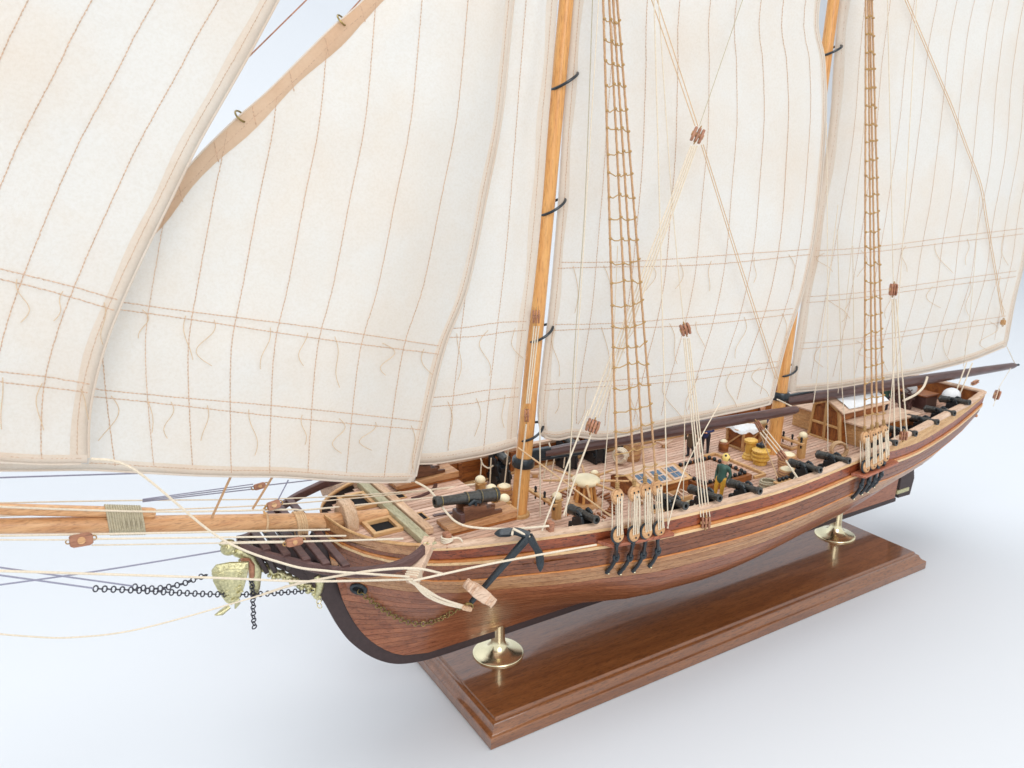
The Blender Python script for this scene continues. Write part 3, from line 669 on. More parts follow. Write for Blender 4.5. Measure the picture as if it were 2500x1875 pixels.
# fore staysail (next to the foremast)
s3 = Sail('narrow staysail of cream canvas directly in front of the foremast, mostly behind the jib', [('p', 6.0, 0, 46), (1186, 0, 0), (1050, 330, 0), (900, 700, 0), (760, 1040, 0), (710, 1130, 0)],
          [('p', 7.6, -.1, 46), (1362, 0, -.2), (1338, 300, -.3), (1314, 600, -.4), (1291, 800, -.5), (1273, 950, -.6), (1262, 1090, -.7)],
          [(710, 1130, 0), (860, 1128, -.2), (1030, 1131, -.4), (1120, 1122, -.5), (1200, 1106, -.6), (1262, 1090, -.7)], 0.35, 3)
for dx in (78, 165): s3.seam_px([(1362-24*0-dx, 0), (1338-dx, 300), (1314-dx*1.0, 600), (1291-dx, 800), (1273-dx, 950), (1258-dx, 1100)])
for a, b in (((1085, 802), (1283, 783)), ((1050, 970), (1268, 945))): s3.band(a, b, 24, npts=7, nthr=3)
s3.hem('R', 0.7, 0.10, 0.025); s3.hem('B', 0.62); s3.rope_edge('B', 0.05)
# jib
s2 = Sail('middle jib of cream canvas with scalloped luff, its foot just above the bowsprit', [(1160, -260, 0), (888, 0, 0), (818, 60, 0), (746, 131, 0), (651, 226, 0), (574, 292, 0), (493, 371, 0), (440, 430, 0), (250, 630, 0), (0, 890, 0), (-250, 1150, 0)],
          [(1284, -260, -.8), (1254, 0, -.9), (1226, 283, -1.0), (1187, 486, -1.1), (1142, 701, -1.2), (1085, 848, -1.3), (1040, 1040, -1.45), (1012, 1176, -1.5)],
          [(-250, 1150, 0), (0, 1147, -.3), (200, 1144, -.6), (330, 1150, -.8), (560, 1160, -1.0), (700, 1163, -1.2), (900, 1177, -1.4), (1012, 1176, -1.5)], 0.8, 2)
for k in range(1, 10):
    s2.seam_px([(1254-k*112, 0), (1226-k*111, 283), (1187-k*111, 486), (1142-k*110, 701), (1090-k*105, 848), (1052-k*98, 1040), (1030-k*93, 1166)])
s2.band((180, 720), (1092, 846), 22, nthr=9); s2.band((100, 935), (1052, 1030), 22, nthr=10)
s2.hem('L', 0.85, 0.16, mat='hem2'); s2.hem('R', 0.5, 0.05, 0.025); s2.hem('B', 0.6, 0, 0.025); s2.rope_edge('L', 0.05); s2.rope_edge('B', 0.05); s2.rope_edge('R', 0.06)
# outer jib, nearest the camera
s1 = Sail('outermost jib of cream canvas at the left edge, nearest the camera', [('p', -17, -.8, 52), ('p', -26, -.8, 40), ('p', -36, -.6, 27), ('p', -42, -.3, 19.5)],
          [(825, -270, -1.8), (680, 0, -2.2), (633, 88, -2.3), (588, 170, -2.4), (497, 328, -2.5), (452, 416, -2.6), (418, 486, -2.6), (362, 599, -2.7), (305, 723, -2.8), (262, 830, -2.9), (232, 938, -2.9), (218, 1030, -2.9), (217, 1133, -2.9)],
          [('p', -42, -.3, 19.5), ('p', -30, -1.5, 19.2), (-250, 1118, -2.2), (0, 1127, -2.6), (100, 1133, -2.8), (217, 1133, -2.9)], 0.6, 1)
for k in range(1, 7):
    s1.seam_px([(700-k*155, -20), (633-k*152, 88), (588-k*150, 170), (497-k*147, 328), (452-k*145, 416), (418-k*143, 486), (362-k*138, 599), (305-k*133, 723), (262-k*128, 830), (232-k*124, 938), (218-k*118, 1060), (214-k*112, 1125)])
s1.band((-120, 622), (312, 738), 26, nthr=4); s1.band((-120, 888), (240, 940), 24, nthr=4)
s1.hem('R', 0.62, 0.05, 0.025); s1.hem('B', 0.62); s1.rope_edge('R', 0.05); s1.rope_edge('B', 0.05)
for t_ in np.linspace(0.10, 0.62, 9):
    w_ = 0.85/max(np.linalg.norm(s2.e('R', t_)-s2.e('L', t_)), 1); s2.stitch([(w_*(0.08+0.9*k/10), t_+0.030*k/10) for k in range(11)], 'luff_lacing', r=0.03)
# hanks on the jib stay
for px, py in ((836, 50), (588, 284)):
    c = at_y(px, py, -0.05); MB().torus(c, 0.28, 0.04, axis=(0.5, -0.6, 0.6), n=18, m=6).build('stay_hank', M['bchain'], s2.root)
# ------------------------------------------------------------------ bow: head rails, knee, figurehead, cathead, hatches
def on_hull(px, py, out=0.05):
    y = -5.0
    for _ in range(40):
        P = at_y(px, py, y); y = 0.5*y+0.5*(-hy(min(max(P[0], -6.3), XE), P[2])-out)
    return at_y(px, py, y)
def hull_n(P):
    x, z = P[0], P[2]; e = 0.05; dx = (hy(x+e, z)-hy(x-e, z))/(2*e); dz = (hy(x, z+e)-hy(x, z-e))/(2*e)
    return nrm(np.array([-dx, -1, -dz]))
hr = [(-.22, (584, 1330)), (-1.05, (640, 1352)), (-2.6, (720, 1374)), (-3.85, (800, 1392)), (-4.8, (880, 1397)), (-5.3, (950, 1388)), (-5.4, (1000, 1369)), (-5.0, (1035, 1340))]
HR = smooth_path([at_y(q[0], q[1], y) for y, q in hr], 5)
for sgn in (1, -1):
    V = []; mb = MB()
    for i, p in enumerate(HR):
        w, h = 0.34, 0.44; y = p[1]
        for dy, dz in ((-w/2, -h/2), (w/2, -h/2), (w/2, h/2), (-w/2, h/2)): V.append((p[0], sgn*(y+dy), p[2]+dz))
    n = len(HR); Fc = [(i*4+k, i*4+(k+1) % 4, i*4+4+(k+1) % 4, i*4+4+k) for i in range(n-1) for k in range(4)]+[(3, 2, 1, 0), (4*n-4, 4*n-3, 4*n-2, 4*n-1)]
    mb.add(V, Fc).build('head_rail', M['dark2'] if 'dark2' in M else M['dark'], ship, bevel=0.04)
for i in (6, 9, 12, 15, 18):
    p = HR[i]; MB().beam((p[0], p[1]+0.1, p[2]+0.22), (p[0], -p[1]-0.1, p[2]+0.22), 0.36, 0.20).build('head_slat', M['dark2'], ship, bevel=0.03)
knee = [(-6.3, 11.6), (-8.0, 11.45), (-9.4, 11.75), (-10.3, 12.25), (-10.6, 11.95), (-9.9, 11.35), (-9.2, 10.7), (-8.3, 10.0), (-7.6, 9.35), (-7.1, 8.95), (-6.4, 9.0)]
flat_xz(knee, -0.16, 0.16).build('head_knee', M['dark'], ship, bevel=0.03)
for i in (4, 6, 9, 12, 15):
    p = HR[i]
    for sgn in (1, -1): MB().beam((p[0], sgn*p[1], p[2]-0.1), (p[0]+0.55, sgn*-0.12, max(p[2]-1.5, 9.6)), 0.26, 0.22, up=(1, 0, 0)).build('head_timber', M['dark'], ship, bevel=0.03)
# gilded figurehead: carved trailing scroll, bust and shield
fig = MB(); rr = np.random.RandomState(3)
scroll = smooth_path([(-10.5, 0, 11.75), (-9.9, 0, 11.1), (-9.3, 0, 10.45), (-8.5, 0, 9.85), (-7.8, 0, 9.25), (-7.15, 0, 8.78), (-6.85, 0, 8.35)], 8)
fig.tube(scroll, [0.20+0.07*math.sin(i*1.7)+rr.uniform(-.03, .03) for i in range(len(scroll))], 9)
for p in scroll[::2]: fig.ball(p+np.array([rr.uniform(-.1, .1), -0.14, -0.14+rr.uniform(-.12, .05)]), rr.uniform(0.09, 0.17), 8, 6)
fig.tube([(-6.9, -0.1, 9.4), (-6.75, -0.2, 9.0), (-6.85, -0.2, 8.6), (-7.0, -0.1, 8.2)], [0.2, 0.24, 0.2, 0.12], 8)
fgo = fig.build('figurehead', M['gold'], ship, ang=60)
bust = MB(); hd = at_y(560, 1338, 0)
bust.ball(hd, (0.42, 0.30, 0.36), 12, 8).ball(hd+np.array([-.1, 0, .30]), (0.36, 0.16, 0.16), 10, 6).ball(hd+np.array([0.5, 0, -0.28]), (0.42, 0.34, 0.30), 10, 7)
bust.tube([hd+np.array([0.3, 0, -.2]), hd+np.array([0.9, -.1, -.6]), (-9.8, -.1, 10.6), (-9.9, -.1, 9.6), (-10.0, -.1, 9.1)], [0.26, 0.34, 0.34, 0.26, 0.14], 9)
for k in range(10): bust.ball(hd+np.array([rr.uniform(-.3, 1.2), -0.2, rr.uniform(-.7, .2)]), rr.uniform(.06, .12), 6, 5)
bust.tube([at_y(560, 1480, -.3), at_y(540, 1496, -.35), at_y(524, 1502, -.4)], [0.12, 0.14, 0.03], 6).tube([at_y(580, 1470, -.2), at_y(574, 1486, -.2)], [0.16, 0.03], 6)
bust.build('bust', M['gold'], fgo, ang=60)
sh_px = [(516, 1392), (527, 1378), (560, 1372), (608, 1370), (608, 1385), (604, 1405), (596, 1435), (584, 1460), (566, 1477), (552, 1470), (534, 1445), (520, 1418)]
sc = at_y(562, 1420, -0.55); nv = nrm(np.array([-0.35, -1, 0.1])); ex, ey, _ = frame(nv); 
if ex@CR < 0: ex, ey = -ex, -ey
if ey[2] < 0: ey = -ey
P2 = []
for q in sh_px:
    d = ray(*q); t = ((sc-CAM)@nv)/(d@nv); w = CAM+d*t-sc; P2.append((w@ex, w@ey))
shm = MB(); ring = []
for k, f_ in ((0.0, 1.0), (0.10, 0.97), (0.20, 0.6), (0.24, 0.01)): ring.append([sc+ex*(p[0]*f_)+ey*(p[1]*f_)+nv*k for p in P2])
for i in range(3):
    for k in range(len(P2)):
        k2 = (k+1) % len(P2); shm.add([ring[i][k], ring[i][k2], ring[i+1][k2], ring[i+1][k]], [(0, 1, 2, 3)])
shm.add(ring[0], [tuple(range(len(P2)))[::-1]])
sh = shm.build('shield', M['gold'], fgo, ang=40)
bz = MB()
for k, t in enumerate(np.linspace(0.06, 0.94, 6)):
    q = ring[1][1]*(1-t)+ring[1][3]*t; bz.ball(q+nv*0.05-ey*0.1+ey*0.12*math.sin(math.pi*t)*0, 0.045, 6, 5)
for k in range(12):
    a = rr.uniform(-.6, .6); b_ = rr.uniform(-1.0, .4); w = 1-max(0, -b_)*0.55
    c = sc+ex*a*w+ey*b_+nv*0.22; bz.tube([c, c+ex*0.16+ey*0.06], 0.045, 6)
for s_ in (-1, 1):
    c = sc+ex*0.38*s_+ey*0.38+nv*0.19
    bz.tube([c+ex*(0.22*math.cos(a)*(1-a/9))+ey*(0.17*math.sin(a)*(1-a/9)) for a in np.linspace(0, 6.6, 20)], 0.045, 6)
bz.tube([ring[1][0]+nv*.06-ey*.12, sc+ey*.68+nv*.17, ring[1][4]+nv*.06-ey*.02], 0.03, 5)
bz.build('shield_relief', M['gold'], fgo)
MB().tube([at_y(588, 1366, -.5), at_y(605, 1368, -.5), at_y(614, 1380, -.5), at_y(615, 1408, -.45)], [0.08, 0.13, 0.15, 0.13], 7).build('robe_edge', M['block'], fgo)

# catheads
cat_z = 11.93
MB().beam((-2.72, -4.75, cat_z), (-2.72, 5.2, cat_z), 0.50, 0.36).build('cat_beam', M['grey'], ship, bevel=0.03)
MB().beam((-2.12, -3.25, cat_z+0.02), (-2.12, 4.2, cat_z+0.02), 0.46, 0.36).build('cat_beam', M['pink'], ship, bevel=0.03)
ce = at_z(1004, 1418, 11.2)
for s_ in (-1, 1):
    a = np.array([-2.55, s_*4.2, 12.02]); b_ = np.array([ce[0], -s_*ce[1] if s_ > 0 else ce[1], ce[2]]); 
    ca = MB().beam(a, b_, 0.58, 0.50).build('cathead', M['cap'], ship, bevel=0.05)
    MB().torus(a+(b_-a)*0.25+np.array([0, 0, .26]), 0.12, 0.035, axis=(0, 1, 0.3), n=14, m=6).build('eyebolt', M['brass'], ca)
# knightheads over the bowsprit heel
kn = [(-0.95, 0), (-0.95, 0.55), (-0.62, 1.05), (-0.3, 1.28), (0.3, 1.28), (0.62, 1.05), (0.95, 0.55), (0.95, 0), (0.5, 0), (0.5, 0.38), (0.3, 0.66), (-0.3, 0.66), (-0.5, 0.38), (-0.5, 0)]
MB().prism(kn, (-5.45, 0, FD), (0, 1, 0), (0, 0, 1), (0.62, 0, 0)).build('knighthead', M['pink'], ship, bevel=0.04)
# hatch frames on the fore deck
def coaming(x0, x1, y0, y1, z, h, w, name='hatch_shade_plate', mat='fit', hole=True):
    d = MB().box(((x0+x1)/2, (y0+y1)/2, z+0.006), (x1-x0-w, y1-y0-w, 0.012)).build(name, M['opening_shade'], ship)  # thin plate on the deck, no real hole: hatch shade is its colour
    for a, b_ in (((x0, y0), (x1, y0)), ((x0, y1), (x1, y1))): MB().beam((a[0], a[1], z+h/2), (b_[0], b_[1], z+h/2), w, h).build('coaming_rail', M[mat], d, bevel=0.02)
    for a, b_ in (((x0+w/2+.005, y0+w/2), (x0+w/2+.005, y1-w/2)), ((x1-w/2-.005, y0+w/2), (x1-w/2-.005, y1-w/2))): MB().beam((a[0], a[1], z+h/2), (b_[0], b_[1], z+h/2), w, h-0.012).build('coaming_rail', M[mat], d, bevel=0.02)
coaming(-4.55, -2.98, -2.0, -0.55, FD, 0.22, 0.22); coaming(-4.55, -2.98, 1.35, 3.1, FD, 0.22, 0.22)
for x0, x1, y0, y1 in ((-1.85, -1.25, -1.5, -0.6), (-1.85, -1.1, 1.6, 2.5)): coaming(x0, x1, y0, y1, FD, 0.06, 0.08)
# curved gun tracks on the fore deck
for s_ in (1, -1):
    tr = [(-0.9+2.0*math.cos(a), s_*2.9-s_*1.6*math.sin(a), FD+0.03) for a in np.linspace(0.2, 1.6, 10)]
    mb = MB()
    for i in range(len(tr)-1): mb.beam(tr[i], tr[i+1], 0.22, 0.06)
    mb.build('gun_track', M['boom'], ship)
# timberheads along the fore rail
for px, py in ((1072, 1302), (1318, 1280)):
    p = at_z(px, py, 12.1 if px < 1100 else 11.6)
    y = -bb(p[0])+0.15; MB().beam((p[0], y, zr(p[0])-0.2), (p[0], y, zr(p[0])+0.55), 0.36, 0.30, w2=0.42, h2=0.34).build('timberhead', M['block'], ship, bevel=0.05)
# eyebolts with ring on the stem, hawse pipe
hp = on_hull(876, 1437, 0.02); hn = hull_n(hp)
hw = MB().torus(hp+hn*0.04, 0.30, 0.10, axis=hn, n=24, m=8, sx=1.25).build('hawse_pipe', M['iron'], ship)
MB().lathe([(0.34, 0), (0.30, 0.03)], hp+hn*0.02, axis=hn, n=20).build('hawse_shade_disc', M['opening_shade'], hw)  # flat disc on the planking, coloured as the shade inside the pipe
se = at_y(782, 1466, 0); eb = MB().tube([se+np.array([0.25, 0, 0]), se], 0.03, 6).torus(se+np.array([-.08, 0, -.03]), 0.12, 0.03, axis=(0, 1, 0), n=14, m=5).torus(se+np.array([-.06, 0, -.28]), 0.14, 0.028, axis=(.8, .6, 0), n=14, m=5)
eb.build('stem_eyebolt', M['brass'], ship)

# ------------------------------------------------------------------ anchor
def anchor():
    cr, rg = at_y(1291, 1309, -6.35), at_y(1148, 1473, -6.15)
    t = thing('anchor', 'black iron anchor with wooden stock hanging on the port bow', 'anchor', tuple(rg))
    MB().beam(rg, cr, 0.24, 0.22, up=(0, 1, 0), w2=0.40, h2=0.30).build('shank', M['iron'], t, bevel=0.06)
    la = smooth_path([cr, at_y(1262, 1298, -6.0), at_y(1238, 1300, -5.75), at_y(1207, 1303, -5.6)], 6); ra = smooth_path([cr, at_y(1306, 1333, -6.5), at_y(1317, 1356, -6.7), at_y(1319, 1396, -6.9)], 6)
    MB().tube(la, list(np.interp(np.linspace(0, 1, len(la)), [0, .5, .62, .85, 1], [.22, .19, .23, .2, .03])), 9).build('arm', M['iron'], t)
    MB().tube(ra, list(np.interp(np.linspace(0, 1, len(ra)), [0, .45, .6, .85, 1], [.22, .17, .21, .2, .03])), 9).build('arm', M['iron'], t)
    a, b_ = at_y(1139, 1425, -6.3), at_y(1203, 1470, -6.6); m_ = (a+b_)/2; st = None
    e_ = nrm(b_-a); ax_, ay_, _ = frame(e_, up=(0, 1, 0)); ln = np.linalg.norm(b_-a)
    pl = [(-ln/2, -.13), (-ln/2+.1, -.2), (-.3, -.3), (.3, -.3), (ln/2-.1, -.2), (ln/2, -.13), (ln/2, .13), (ln/2-.1, .2), (.3, .3), (-.3, .3), (-ln/2+.1, .2), (-ln/2, .13)]
    for k in (-1, 1): MB().prism(pl, m_+ay_*(0.02 if k > 0 else -0.30), e_, ax_, ay_*0.28).build('stock', M['cap'], t, bevel=0.05)
    for f_ in (-0.42, -0.26, 0.26, 0.42): MB().beam(m_+e_*(f_*ln-0.06), m_+e_*(f_*ln+0.06), 0.56-abs(f_)*.2, 0.74, up=(0, 1, 0)).build('stock_band', M['cap'], t, bevel=0.03)
    MB().torus(rg+np.array([-.12, -.05, -.12]), 0.20, 0.05, axis=(0.3, 1, 0.2), n=20, m=6).build('ring', M['bchain'], t)
    MB().tube([cr+np.array([0, -.1, 0]), at_y(1252, 1296, -6.1)+np.array([0, 0, .12]), at_y(1252, 1296, -6.05), at_y(1250, 1306, -6.2)], 0.06, 6).build('seizing', M['rope'], t)
anchor()

# ------------------------------------------------------------------ chains of separate links
def chain(label, pts, mat, R=0.125, r=0.032, name='chain', cat='chain', step=1.42):
    P = np.array(smooth_path(pts, 10)); g = np.concatenate([[0], np.cumsum(np.linalg.norm(np.diff(P, axis=0), axis=1))])
    n = int(g[-1]/(R*step)); t = thing(name, label, cat, tuple(P[0])); me = None
    for i in range(n):
        u = (i+0.5)*R*step; c = np.array([np.interp(u, g, P[:, k]) for k in range(3)]); c2 = np.array([np.interp(u+0.02, g, P[:, k]) for k in range(3)])
        d = nrm(c2-c)
        if me is None:
            me = MB().torus((0, 0, 0), R*0.78, r, axis=(0, 0, 1), n=14, m=6, sx=1.25).mesh('chain_link'); me.materials.append(mat)
        o = bpy.data.objects.new('link', me); COL.objects.link(o); o.parent = t; o.location = Vector(c-P[0])*S
        x, y, _ = frame(d, up=(0.35, -1, 0.3)); 
        if i % 2: x, y = y, -x
        # link plane holds d and x; the long axis of the torus (local x or y) lies along d
        lx = d; ly = x; lz = np.cross(lx, ly)
        o.rotation_euler = Matrix(((lx[0], ly[0], lz[0]), (lx[1], ly[1], lz[1]), (lx[2], ly[2], lz[2]))).to_euler()
    return t
Y0 = lambda *q: [at_y(a, b_, c) for a, b_, c in q]
chain('dark bobstay chain running from the left past the shield to the stem', Y0((228, 1437, -1.4), (330, 1441, -1.2), (430, 1447, -0.95), (535, 1451, -.7), (640, 1450, -.4), (775, 1440, -.1)), M['chain'])
chain('dark chain leading from the upper left up behind the gilded shield', Y0((324, 1432, .2), (380, 1437, .1), (440, 1427, 0), (480, 1412, 0), (515, 1400, 0)), M['chain'])
chain('short dark chain end hanging straight down beside the gilded shield', Y0((614, 1412, -.4), (616, 1440, -.4), (618, 1475, -.4), (619, 1510, -.4), (622, 1538, -.4)), M['chain'])
chain('thin brass anchor chain looping from the hawse hole to the anchor ring', [hp+hn*0.1]+[on_hull(a, b_, 0.16) for a, b_ in ((900, 1462), (935, 1488), (975, 1511), (1020, 1523), (1060, 1517), (1095, 1500), (1122, 1484))]+[at_y(1143, 1478, -6.0)], M['bchain'], R=0.135, r=0.030, step=1.6)

# ------------------------------------------------------------------ channels, deadeyes and shrouds
def tackle_hull(z, x): return hy(x, z)
def shroud_set(label, which, low, up, top, ends, chz, chx, m_):
    # channel board on the hull side belongs to the ship
    x0, x1 = chx; yo = lambda x: -(hy(x, chz)+0.06)
    pl = [(x0, yo(x0)), (x0+0.35, yo(x0)-0.86), (x1-0.1, yo(x1)-0.86), (x1, yo(x1)-0.75), (x1, yo(x1))]
    ch = MB().prism(pl, (0, 0, chz-0.09), (1, 0, 0), (0, 1, 0), (0, 0, 0.18)).build('channel', M['red'], ship, bevel=0.04)
    t = thing('shroud_ladder', label, 'shrouds', tuple(low[0]))
    mh = np.array(top, float); ropes = []
    for i, (l, u, e) in enumerate(zip(low, up, ends)):
        l, u, e = np.asarray(l), np.asarray(u), np.asarray(e); ax = nrm(np.array([0.12, -1.0, 0.22])); d = nrm(u-l)
        for c, nm in ((l, 'lower_deadeye'), (u, 'upper_deadeye')):
            de = MB().lathe([(0.31, -.16), (0.37, -.10), (0.37, -.05), (0.31, 0), (0.37, .05), (0.37, .10), (0.31, .16)], c, axis=ax, n=24).build(nm, M['dead'], t, ang=30)
            ex, ey, _ = frame(ax)
            for a in (0.5, 2.6, 4.7): MB().lathe([(0.055, .0), (0.055, 0.012)], c+ax*0.172+(ex*math.cos(a)+ey*math.sin(a))*0.17, axis=ax, n=10).build('lanyard_hole', M['black'], de)
        st = MB().torus(l, 0.385, 0.075, axis=ax, n=28, m=8).build('deadeye_strap', M['iron'], t)
        kx = e*0.52+(l-np.array([0, 0, .5]))*0.48+np.array([0.22, -0.1, 0.1])
        MB().tube(smooth_path([l-np.array([0, 0, .40]), l-np.array([0.02, 0, .7]), kx+np.array([0, 0, .12])], 4), [0.10, 0.13, 0.15, 0.11, .1, .1, .1, .12, .14], 8).torus(kx, 0.20, 0.08, axis=nrm(np.array([0.1, -1, 0.1])), n=18, m=7, sx=.8).tube(smooth_path([kx, e*0.5+kx*0.5+np.array([.02, -.05, 0]), e], 4), [.09, .12, .1, .12, .1, .12, .1, .13, .12], 8).build('chain_plate', M['iron'], t)
        MB().ball(e+np.array([0.02, -.13, 0]), 0.06, 8, 6).build('chain_plate_bolt', M['brass'], t)
        # lanyards
        side = nrm(np.cross(d, ax))
        for k, off in enumerate((-0.19, -0.06, 0.10, 0.20)):
            for zz_ in ((0.17,) if k % 2 else (0.17, -0.17)):
                a0 = l+side*off+ax*zz_*1.1+d*0.02; b0 = u+side*off*0.9+ax*zz_*1.1
                MB().tube([a0, (a0+b0)/2+rng.randn(3)*0.015, b0], 0.036, 5).build('lanyard', M['rope'], t, fix=False)
        # shroud rope, turned round the upper deadeye
        MB().torus(u, 0.38, 0.05, axis=ax, n=22, m=6).build('shroud_eye', M['shroud'], t)
        hd_ = u+d*0.42; P = [hd_+(mh-hd_)*k for k in np.linspace(0, 1, 150)]
        MB().tube(P, 0.056, 9, lobes=3, pitch=0.42).build('shroud_rope', M['shroud'], t, fix=False); ropes.append((hd_, mh))
        for k in range(4):
            c = hd_+d*(0.02+0.09*k); MB().torus(c, 0.085, 0.035, axis=d, n=10, m=5).build('seizing', M['ratl'], t)
    return t, ropes
fl = [(6.60, -7.05, 11.02), (7.58, -7.1, 11.0), (8.45, -7.2, 11.0), (9.30, -7.28, 10.98)]
fl = [at_y(px, py, y) for px, py, y in ((1507, 1306, -7.05), (1546, 1304, -7.05), (1577, 1297, -7.08), (1608, 1291, -7.1))]
fu = [at_y(px, py, y) for px, py, y in ((1507, 1212, -6.85), (1548, 1205, -6.85), (1575, 1197, -6.85), (1603, 1190, -6.85))]
fe = [on_hull(px, py, 0.14) for px, py in ((1481, 1398), (1511, 1400), (1545, 1395), (1585, 1383))]
st1, rp1 = shroud_set('tan rope shroud ladder of the foremast with four deadeyes, port side', 'fore', fl, fu, (fx(48.5), -0.35, 48.5), fe, 10.52, (6.0, 10.1), fm)
ml = [at_y(px, py, y) for px, py, y in ((2112, 1140, -6.75), (2129, 1132, -6.72), (2145, 1124, -6.7), (2160, 1113, -6.65))]
mu = [at_y(px, py, y) for px, py, y in ((2111, 1068, -6.5), (2129, 1064, -6.48), (2142, 1058, -6.46), (2158, 1052, -6.42))]
me_ = [on_hull(px, py, 0.14) for px, py in ((2080, 1217), (2100, 1206), (2114, 1200), (2130, 1188))]
st2, rp2 = shroud_set('tan rope shroud ladder of the main mast with four deadeyes, beside the cabin', 'main', ml, mu, (mx(50), -0.35, 50), me_, 10.30, (26.0, 30.6), mm)
def ratlines(t, ropes, z0, z1, step, sag=0.10):
    z = z0; k = 0
    while z < z1:
        P = []
        for i, (a, b_) in enumerate(ropes):
            zz_ = z+rng.uniform(-.12, .12); w = (zz_-a[2])/(b_[2]-a[2]); P.append(a+(b_-a)*w+np.array([0, -0.07, 0]))
        full = [P[0]+(P[0]-P[1])*0.18]
        for i in range(len(P)-1): full += [P[i], (P[i]*2+P[i+1])/3-np.array([0, 0, sag*rng.uniform(.4, 1.2)]), (P[i]+P[i+1]*2)/3-np.array([0, 0, sag*rng.uniform(.4, 1.2)])]
        full += [P[-1], P[-1]+(P[-1]-P[-2])*0.18]
        mb = MB().tube(full, 0.030, 5)
        for p in P: mb.ball(p, (0.085, 0.075, 0.07), 7, 5)
        mb.build('ratline', M['ratl'], t, fix=False); z += step*rng.uniform(0.93, 1.07)
ratlines(st1, rp1, 14.3, 44, 1.02); ratlines(st2, rp2, 14.0, 44, 1.04, 0.05)
M['plat'] = wood('platform_wood', srgb(206, 158, 112), srgb(170, 116, 74), 'X', 1.2, 0.5, 0.1, 0.14, 0.4, srgb(110, 66, 40))
# ------------------------------------------------------------------ guns
def barrel(mb, L, r, ax=(0, -1, 0), c=(0, 0, 0)):
    prof = [(0.0, -0.20), (0.06, -0.19), (0.075, -0.13), (0.05, -0.06), (0.10, -0.03), (1.08*r, 0.0), (1.12*r, 0.04*L), (1.02*r, 0.05*L), (r, 0.28*L), (1.08*r, 0.285*L), (1.08*r, 0.30*L), (0.94*r, 0.305*L), (0.88*r, 0.50*L), (0.95*r, 0.505*L), (0.95*r, 0.52*L), (0.83*r, 0.525*L),
            (0.68*r, 0.88*L), (0.78*r, 0.90*L), (0.86*r, 0.95*L), (0.84*r, 0.995*L), (0.72*r, L), (0.42*r, L), (0.40*r, 0.90*L)]
    return mb.lathe(prof, c, axis=ax, n=18)
def rail_gun(label, loc, rotz, group):
    t = thing('cannon', label, 'cannon', loc, rotz, group)
    pit = 0.12; ax = nrm((0, -1, pit)); br = np.array([0, 1.08, 1.42])
    barrel(MB(), 2.3, 0.26, ax, br).build('barrel', M['gunm'], t, world=False, ang=28)
    MB().tube([(-0.42, 0, 1.52), (0.42, 0, 1.52)], 0.08, 8).build('trunnion', M['gunm'], t, world=False)
    pr = [(-0.52, -0.45), (-0.52, 1.42), (-0.40, 1.62), (0.06, 1.62), (0.10, 1.36), (0.36, 1.34), (0.40, 1.02), (0.66, 1.0), (0.70, 0.6), (0.9, 0.55), (0.9, -0.45)]
    for s_ in (-1, 1):
        ck = MB().prism(pr, (s_*0.34-0.08, 0, 0), (0, 1, 0), (0, 0, 1), (0.16, 0, 0)).build('carriage_cheek', M['black'], t, bevel=0.03, world=False)
        MB().torus((s_*0.44, 0.1, 0.7), 0.11, 0.03, axis=(1, 0, 0), n=12, m=5).build('ring_bolt', M['iron'], ck, world=False)
        MB().tube([(s_*0.34, -0.34, 1.64), (s_*0.34, -0.2, 1.74), (s_*0.34, 0.0, 1.78), (s_*0.34, 0.12, 1.66)], 0.09, 7).build('cap_square', M['iron'], t, world=False)
    MB().box((0, 0.2, 0.25), (0.54, 1.3, 1.2)).build('carriage_bed', M['black'], t, bevel=0.03, world=False)
    for s_ in (-1, 1): MB().tube(smooth_path([(s_*0.44, 0.2, 0.9), (s_*0.75, 0.1, 0.75), (s_*0.95, -0.25, 0.9), (s_*0.9, -0.62, 1.2)], 5), 0.05, 6).build('breeching_rope', M['rope'], t, world=False, fix=False)
    for y in (-0.3, 0.62): MB().tube([(-0.55, y, 0.1), (0.55, y, 0.1)], 0.2, 12).build('axle', M['black'], t, world=False)
    return t
GM = [(1457, 1271), (1676, 1237), (1758, 1218), (1855, 1201), (2004, 1149), (2073, 1127), (2188, 1083), (2237, 1060), (2290, 1032), (2332, 1010), (2368, 984)]
GL = ['nearest the bow, beside the capstan', 'just aft of the fore deadeyes', 'behind the four-part tackle lines', 'beside the figure in the green coat', 'beside the stacked wooden barrels', 'forward of the main deadeyes', 'half hidden behind the main deadeyes', 'just aft of the main deadeyes',
      'fourth from the stern', 'third from the stern', 'in the stern corner by the white bundle']
GL[8] = 'with cabin end behind it, third from the stern'; GL[9] = 'second from the stern'
proto = None; gx = []
for (px, py), d in zip(GM, GL):
    y = -6.8
    for _ in range(20):
        P = at_y(px, py, y); y = 0.5*y+0.5*(-(bb(min(P[0], XE))+0.28))
    loc = (P[0], P[1]+1.2, P[2]-1.66); gx.append(loc)
    lab = 'black cannon on the near rail, '+d
    if proto is None: proto = rail_gun(lab, loc, 0.0, 'cannons along the near rail')
    else: copy_thing(proto, lab, loc, rng.uniform(-.05, .05), 'cannons along the near rail')
for i, d in ((0, 'under the boom behind the foremast'), (1, 'behind the capstan and skylight'), (2, 'behind the deck posts amidships'), (3, 'behind the two standing figures')):
    x = gx[i][0]+0.8; copy_thing(proto, 'black cannon at the far bulwark, '+d, (x, bb(x)-1.35, zd(x)+0.45), math.pi, 'cannons along the far bulwark')

